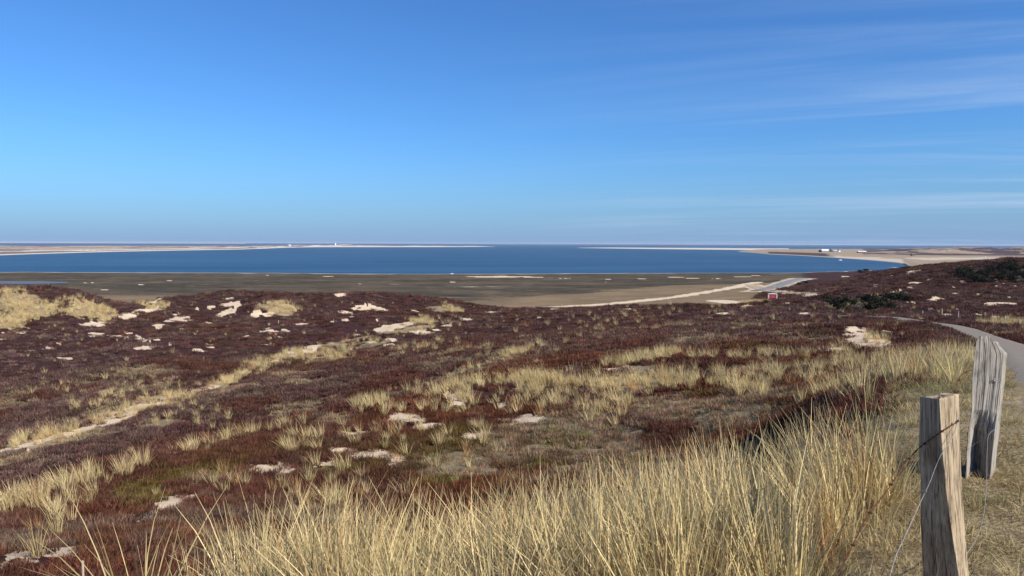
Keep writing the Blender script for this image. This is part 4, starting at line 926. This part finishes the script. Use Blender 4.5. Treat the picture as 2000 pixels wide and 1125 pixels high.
# ------------------------------------------------------------------ slim posts beyond the path
MAT_PALE = simple_mat('bleached_post_wood', (0.50, 0.44, 0.36), (0.36, 0.31, 0.25), scale=6, rough=0.9, spec=0.1, stretch=(1, 1, 0.2))
def slim_post(u, vt, vb, wpx, label, group='slim posts beyond the path', name='fence_post', mat=None, tilt=0.0):
    p = ground(u, vb)
    if p is None: return
    h = (vb - vt) * p.y / F; w = wpx * p.y / F * 0.5
    m_ = MB(); n_ = 8
    m_.lathe([(w * 1.08, -0.3), (w * 1.05, 0.0), (w * 0.98, h * 0.5), (w * 0.9, h * 0.93), (w * 0.62, h)], n_)
    me = m_.mesh('slim_post')
    for v_ in me.vertices: v_.co.x += 0.06 * w * math.sin(v_.co.z * 9 + v_.index); v_.co.y += 0.06 * w * math.cos(v_.co.z * 7 + v_.index)
    o = link(name, me, mat or MAT_PALE, label=label, cat='fence post' if name == 'fence_post' else 'post', group=group, loc=p); o.rotation_euler = (0, tilt, RNG.uniform(0, 6))
    return o
slim_post(1839.5, 602, 613, 1.9, 'slim pale post standing alone in dark heath, leftmost of the distant row')
slim_post(1871.5, 608, 622, 1.6, 'thin pale post beside a small sand patch, second in the distant row')
slim_post(1923.5, 610, 621, 2.0, 'pale post third from the left in the distant row', tilt=0.05)
slim_post(1938, 616, 629, 2.2, 'dull grey post fourth from the left in the distant row')
slim_post(1962, 617, 634, 2.9, 'tallest and thickest pale post of the distant row beyond the path')
slim_post(1990, 623, 638, 3.0, 'stout pale post at the right edge, last of the distant row')
slim_post(1802, 606.5, 612, 1.8, 'short stub post beside the bleached dead bush')
slim_post(1784.5, 627, 632, 1.5, 'tiny stake standing in heath above the bright sand scar', 'stakes in the heath', 'stake')
slim_post(398, 697, 705, 1.6, 'small white stake in the valley heath left of the sandy track', 'stakes in the heath', 'stake')
slim_post(163, 1092, 1150, 5.0, 'upright bleached stake poking up at the bottom left of the photo', 'stakes in the heath', 'stake')
slim_post(544, 625, 634, 1.2, 'thin stake below the straw-covered dune', 'stakes in the heath', 'stake')

# bleached dead bush
p = ground(1817, 607)
mb = MB(); rb = random.Random(5)
for k in range(11):
    a = rb.uniform(-1.1, 1.1); l = rb.uniform(0.5, 1.0); y_ = rb.uniform(-0.5, 0.5)
    e = Vector((math.sin(a) * l, y_ * l * 0.6, math.cos(a) * l * 0.8)); mid_ = e * 0.5 + Vector((rb.uniform(-.1, .1), 0, rb.uniform(0, .1)))
    mb.tube([Vector((rb.uniform(-.12, .12), 0, -0.1)), mid_, e], [0.05, 0.035, 0.012], 5)
    mb.tube([mid_, mid_ + Vector((rb.uniform(-.3, .3), rb.uniform(-.2, .2), rb.uniform(.1, .3)))], [0.03, 0.008], 5)
o = link('dead_bush', mb.mesh('dead_bush', True), simple_mat('bleached_twigs', (0.62, 0.57, 0.50), rough=0.9), label='bleached white dead bush with bare splayed branches in dark heath', cat='bush', loc=p)
s = 8.5 * p.y / F / 1.0; o.scale = (s, s, s)

# ------------------------------------------------------------------ dark shrubs on the right
def shrub_mesh(k, n, tone):
    rg = np.random.default_rng(900 + k)
    lob = [(rg.uniform(-.55, .55), rg.uniform(-.45, .45), rg.uniform(.3, .75), rg.uniform(.3, .5)) for _ in range(8)]
    V = []; 
    for i in range(n):
        cx, cy, cz, cr = lob[rg.integers(0, 8)]; d = rg.normal(size=3); d /= np.linalg.norm(d); rr = cr * rg.uniform(0.55, 1.05)
        c = np.array([cx, cy, cz]) + d * rr * np.array([1, 1, 0.85]); c[2] = max(c[2], 0.02)
        a = rg.normal(size=3); a /= np.linalg.norm(a); b = np.cross(a, d); b /= np.linalg.norm(b) + 1e-6; sz = rg.uniform(.05, .12)
        V += [c - a * sz, c + b * sz * 0.6, c + a * sz, c - b * sz * 0.6]
    me = np_mesh('foliage_%d' % k, np.array(V), np.arange(4 * n).reshape(-1, 4), False); fattr(me, 'tone', np.repeat(rg.uniform(0, 1, n), 4)); fattr(me, 'up', np.ones(4 * n))
    return me
MAT_SHRUB = [own_material('shrub_dark_green', (0.030, 0.030, 0.019), 0.7, 0.1), own_material('shrub_pale_lit', (0.24, 0.21, 0.15), 0.6, 0.1)]  # second colour is a paler copy: sunlight on the dark shrubs, painted in
MAT_STEM = simple_mat('shrub_stem', (0.08, 0.06, 0.045))
shm = []
for k in range(5):
    me = shrub_mesh(k, 520, 0); me.materials.append(MAT_SHRUB[1 if k == 4 else 0]); shm.append(me)
def stem_mesh():
    m_ = MB(); rs = random.Random(3)
    for k in range(7):
        a = rs.uniform(0, 6.28); e = Vector((math.cos(a) * .4, math.sin(a) * .35, rs.uniform(.4, .75))); m_.tube([Vector((0, 0, -.1)), e * .5 + Vector((0, 0, .08)), e], [.05, .035, .012], 5)
    return m_.mesh('stem', True)
stem_me = stem_mesh(); stem_me.materials.append(MAT_STEM)
def shrub(u, v, wpx, k, label, group, hf=1.0):
    p = ground(u, v, dmin=60)
    if p is None: return
    s = wpx * p.y / F / 1.35; rt = root_empty('shrub', p - Vector((0, 0, 0.1)), label, 'shrub', group); rt.scale = (s, s, s * hf); rt.rotation_euler = (0, 0, RNG.uniform(0, 6.28))
    link('foliage', shm[k], None, rt); link('stem', stem_me, None, rt)
shrub(1634, 604, 38, 0, 'dark round shrub at the left end of the middle shrub hillock', 'shrubs on the middle hillock', 1.0)
for (u, v, w) in [(1655,598,30),(1646,608,22),(1690,590,26),(1704,592,28),(1712,603,32),(1722,596,26),(1698,606,24),(1735,588,28),(1755,584,24),(1772,588,20),(1740,604,22)]:
    shrub(u, v, w, int(RNG.integers(0, 4)), 'low dark shrub in the thicket on the middle hillock right of the red hut', 'shrubs on the middle hillock')
for (u, v, w) in [(1668,596,18),(1676,604,16),(1660,588,14),(1684,600,16),(1650,594,12),(1728,590,14),(1748,582,14),(1764,577,12)]:  # lit right side of the thicket, put in as paler shrubs
    shrub(u, v, w, 4, 'pale shrub coloured as the sunlit right side of the middle hillock', 'shrubs in the sunlit tone')
for i in range(60):
    u = RNG.uniform(1878, 2040); v = RNG.uniform(float(np.interp(u, [1878, 1950, 2040], [534, 517, 512])), float(np.interp(u, [1878, 1920, 2040], [542, 555, 556])))
    if i % 3 == 2: shrub(u, v - 2, RNG.uniform(6, 13), 4, 'pale grey bush coloured as lit specks among the dark shrubs on the right-hand hill', 'grey bushes on the right-hand hill')
    else: shrub(u, v, RNG.uniform(12, 24), int(RNG.integers(0, 4)), 'dark evergreen shrub %s of the thicket on the right-hand hill' % ('at the left end' if u < 1912 else 'at the top' if v < 530 else 'along the foot' if v > 546 else 'in the middle'), 'shrubs on the right-hand hill', 1.0)
for (u, v, w) in [(1682,533,14),(1692,530,12),(1560,556,10),(1575,553,10)]:
    shrub(u, v, w, 1, 'small dark shrub on the hill edge above the bay', 'shrubs on the hill edge', 0.7)
shrub(1496, 593, 12, 2, 'green-black bush immediately left of the red hut', None)

# ------------------------------------------------------------------ red hut, road markers
WHITE = simple_mat('white_paint', (0.80, 0.79, 0.77), (0.74, 0.73, 0.71), rough=0.6)
RED = simple_mat('red_paint', (0.60, 0.060, 0.085), (0.50, 0.045, 0.065), scale=2, rough=0.6)
DARKG = simple_mat('dark_window', (0.03, 0.035, 0.04), rough=0.2, spec=0.5)
p = at(1508.5, 592, 268); p.z = hz(p.x, p.y)
hut = root_empty('hut', p, 'small red hut with white trim beside the sandy lane', 'hut'); hut.rotation_euler = (0, 0, R(-14))
w_, h_, d_ = 1.42, 2.05, 1.6
base_h = max(0.0, (-(587 - vh_at(1508)) / F * 268) - p.z - h_)
mb = MB(); mb.box(-w_, w_, -d_ / 2, d_ / 2, -0.4, h_ + base_h); link('wall', mb.mesh('wall'), RED, hut)
mb = MB(); mb.prism([(-w_ - .12, h_ + base_h), (w_ + .12, h_ + base_h), (w_ + .12, h_ + base_h + .12), (0, h_ + base_h + .30), (-w_ - .12, h_ + base_h + .12)], -d_ / 2 - .15, d_ / 2 + .15); link('roof', mb.mesh('roof'), WHITE, hut)
for sx in (-1, 1):
    for sy in (-1, 1):
        mb = MB(); mb.box(sx * w_ - .16, sx * w_ + .16, sy * d_ / 2 - .06, sy * d_ / 2 + .06, -0.3, h_ + base_h - .003); link('corner_board', mb.mesh('corner_board'), WHITE, hut)
mb = MB(); mb.box(-.35, .35, -d_ / 2 - .03, -d_ / 2 + .02, -0.3, 1.55 + base_h); dr = link('door', mb.mesh('door'), simple_mat('pink_red_door', (0.62, 0.13, 0.15)), hut)
def marker(u, vb, vt, label):
    p = ground(u, vb, dmin=200)
    if p is None: return
    h = max(0.9, (vb - vt) * p.y / F)
    rt = root_empty('road_marker', p, label, 'road marker', 'white posts along the road')
    m_ = MB(); m_.prism([(-.09, -.2), (.09, -.2), (.09, h * .93), (-.09, h)], -.05, .05); link('post', m_.mesh('post'), WHITE, rt)
    m_ = MB(); m_.prism([(-.096, h * .62), (.096, h * .62), (.096, h * .74), (-.096, h * .78)], -.056, .056); link('band', m_.mesh('band'), DARKG, rt)
marker(1531.5, 550.5, 545.5, 'thin pale road marker post where the road bends away')
marker(1512, 560.5, 556.5, 'white road marker at the left kerb of the road bend')
marker(1539, 562.5, 558.5, 'white road marker at the right kerb of the road bend')
marker(1632.5, 579, 573, 'pale marker post at the right end of the sandy lane')
marker(1593, 570, 566.5, 'faint pale marker midway along the sandy lane')

# ------------------------------------------------------------------ lighthouse, houses and boats across the water
ROOFD = simple_mat('dark_roof', (0.055, 0.055, 0.065), scale=0.4, rough=0.8)
GREYW = simple_mat('grey_wall', (0.42, 0.42, 0.43), scale=0.3)
def spit_z(u, d): return SEA
dl_ = sea_d(655, 482.7) + 520
pl = at(655, 479, dl_); pl.z = SEA + 5
lh = root_empty('lighthouse', pl, 'white lighthouse tower on the far spit', 'lighthouse')
H_ = (479 - 471.6) * dl_ / F
mb = MB(); mb.lathe([(5.0, -4), (4.8, 0), (4.0, H_ * .72), (3.9, H_ * .74)], 20); link('tower', mb.mesh('tower', True), WHITE, lh)
mb = MB(); mb.lathe([(3.9, H_ * .74), (5.0, H_ * .75), (5.0, H_ * .79), (3.6, H_ * .79)], 20); link('gallery', mb.mesh('gallery'), simple_mat('red_gallery', (0.45, 0.08, 0.06)), lh)
mb = MB(); mb.lathe([(2.8, H_ * .79), (2.8, H_ * .90)], 16); link('lantern', mb.mesh('lantern'), DARKG, lh)
mb = MB(); mb.lathe([(3.2, H_ * .90), (2.4, H_ * .96), (0.3, H_), (0.1, H_ * 1.05)], 16); link('dome', mb.mesh('dome', True), WHITE, lh)
def house(u, vb, d, w, h, rh, dep, wallm, roofm, label, rot=0.0, nwin=4, chim=True, group=None, zoff=0.0):
    p = at(u, vb, d); p.z = zoff + max(SEA + 1.0, min(p.z, SEA + 9))
    rt = root_empty('house', p, label, 'house', group); rt.rotation_euler = (0, 0, rot)
    m_ = MB(); m_.box(-w / 2, w / 2, -dep / 2, dep / 2, -3, h); link('wall', m_.mesh('wall'), wallm, rt)
    m_ = MB(); m_.add([(-w / 2 - .4, -dep / 2 - .5, h - .1), (w / 2 + .4, -dep / 2 - .5, h - .1), (w / 2 + .4, dep / 2 + .5, h - .1), (-w / 2 - .4, dep / 2 + .5, h - .1), (-w / 2 - .4, 0, h + rh), (w / 2 + .4, 0, h + rh)],
                 [(0, 3, 2, 1), (0, 1, 5, 4), (2, 3, 4, 5), (1, 2, 5), (3, 0, 4)]); rf = link('roof', m_.mesh('roof'), roofm, rt)
    if chim:
        m_ = MB(); m_.box(w * .2, w * .2 + 1.0, -.5, .5, h + rh * .5, h + rh + 1.2); link('chimney', m_.mesh('chimney'), GREYW, rf)
    for k in range(nwin):
        x_ = -w / 2 + w * (k + .5) / nwin; m_ = MB(); m_.box(x_ - .7, x_ + .7, -dep / 2 - .06, -dep / 2 + .05, h * .3, h * .75); link('window', m_.mesh('window'), DARKG, rt)
RW = simple_mat('pale_metal_roof', (0.82, 0.82, 0.84), (0.76, 0.76, 0.78), scale=0.3, rough=0.5)
BR = simple_mat('red_brick', (0.30, 0.13, 0.09), scale=0.5); TH = simple_mat('thatch', (0.20, 0.17, 0.14), scale=0.5)
d0 = 2250
house(1611, 492.0, d0, 21, 3.8, 4.4, 12, GREYW, RW, 'large hall with a gleaming white roof on the headland', nwin=6, chim=False)
house(1602, 492.2, d0 - 40, 7, 3.4, 3.6, 7, ROOFD, ROOFD, 'dark gabled shed left of the white-roofed hall', rot=0.7, nwin=2, chim=False)
house(1621, 491.4, d0 + 60, 9, 4.0, 3.4, 7, ROOFD, ROOFD, 'dark barn just right of the white-roofed hall', nwin=2, chim=False)
house(1631, 492.6, d0 - 20, 12, 3.6, 3.6, 8, GREYW, simple_mat('grey_roof', (0.45, 0.44, 0.46)), 'pale grey house between the hall and the long house', nwin=3)
house(1638, 491.8, d0 + 20, 8, 4.6, 4.0, 7, WHITE, TH, 'small white gabled house right of the grey house on the headland', rot=0.5, nwin=2)
house(1683, 494.2, 2000, 22, 3.2, 2.8, 9, BR, simple_mat('pale_pink_roof', (0.72, 0.64, 0.62)), 'long low house with a pale pinkish roof farther right on the headland', nwin=6)
house(566, 480.0, sea_d(566, 483.5) + 260, 10, 3.2, 3.0, 7, WHITE, WHITE, 'small white house on the far spit left of the lighthouse', nwin=3)
house(795 + 988, 498.5, 1500, 7, 2.4, 1.8, 6, TH, TH, 'tiny low hut on the tan flat behind the bay', nwin=2, chim=False)

def boat(u, v, ln, label, dz=0.0, sail=False):
    d = sea_d(u, v); p = at(u, v, d); p.z = SEA + dz
    rt = root_empty('boat', p, label, 'boat', None); rt.rotation_euler = (0, 0, R(12))
    m_ = MB(); secs = []
    for t in (-1, -.6, 0, .5, .85, 1):
        w = ln * .17 * (1 - max(0, t) ** 2.2) * (1 if t > -1 else .85); zt = ln * (.13 + .05 * max(0, t) ** 2); secs.append([(t * ln / 2, -w, zt), (t * ln / 2, -w * .55, -.05), (t * ln / 2, w * .55, -.05), (t * ln / 2, w, zt)])
    vs = [q for s_ in secs for q in s_]; fs = []
    for i in range(5):
        for k in range(3): fs.append((i * 4 + k, i * 4 + k + 1, i * 4 + 5 + k, i * 4 + 4 + k))
        fs.append((i * 4 + 3, i * 4, i * 4 + 4, i * 4 + 7))
    fs.append((0, 3, 2, 1)); m_.add(vs, fs); link('hull', m_.mesh('hull'), WHITE, rt)
    m_ = MB(); m_.prism([(-ln * .2, ln * .125), (ln * .16, ln * .125), (ln * .08, ln * .30), (-ln * .18, ln * .30)], -ln * .09, ln * .09); cb = link('cabin', m_.mesh('cabin'), WHITE, rt)
    m_ = MB(); m_.box(-ln * .15, ln * .06, -ln * .094, ln * .094, ln * .19, ln * .26); link('window', m_.mesh('window'), DARKG, cb)
boat(882.5, 535.2, 2.6, 'tiny white boat at the near waterline of the bay')
boat(1641, 508.6, 6.5, 'white boat lying off the beach below the headland houses')

p = at(1923.5, 507, 980); p.z = SEA + 1.2
bk = root_empty('beacon', p, 'slim white beacon post on the flat behind the right-hand hill', 'beacon')
hb = (507 - 500.5) * 980 / F + (-(507 - vh_at(1923)) / F * 980 - p.z)
mb = MB(); mb.lathe([(.35, -1), (.30, 0), (.22, hb * .8)], 10); link('pole', mb.mesh('pole'), WHITE, bk)
mb = MB(); mb.lathe([(.22, hb * .8), (.85, hb * .82), (.85, hb * .98), (.2, hb)], 10); link('top_mark', mb.mesh('top_mark'), WHITE, bk)

# ------------------------------------------------------------------ sea haze
hm = bpy.data.materials.new('sea_haze'); hm.use_nodes = True; ht = hm.node_tree; ht.nodes.clear()
ho = N(ht, 'ShaderNodeOutputMaterial'); hv = N(ht, 'ShaderNodeVolumePrincipled'); hv.inputs['Color'].default_value = (0.74, 0.84, 1.0, 1); hv.inputs['Density'].default_value = 3.2e-5; hv.inputs['Anisotropy'].default_value = 0.0
L(ht, hv.outputs[0], ho.inputs['Volume'])
mb = MB(); mb.box(-27000, 27000, -27000, 27000, -34, 12)
link('haze', mb.mesh('haze'), hm, kind='stuff', label='thin bluish sea haze lying over the bay and the far land', cat='haze')
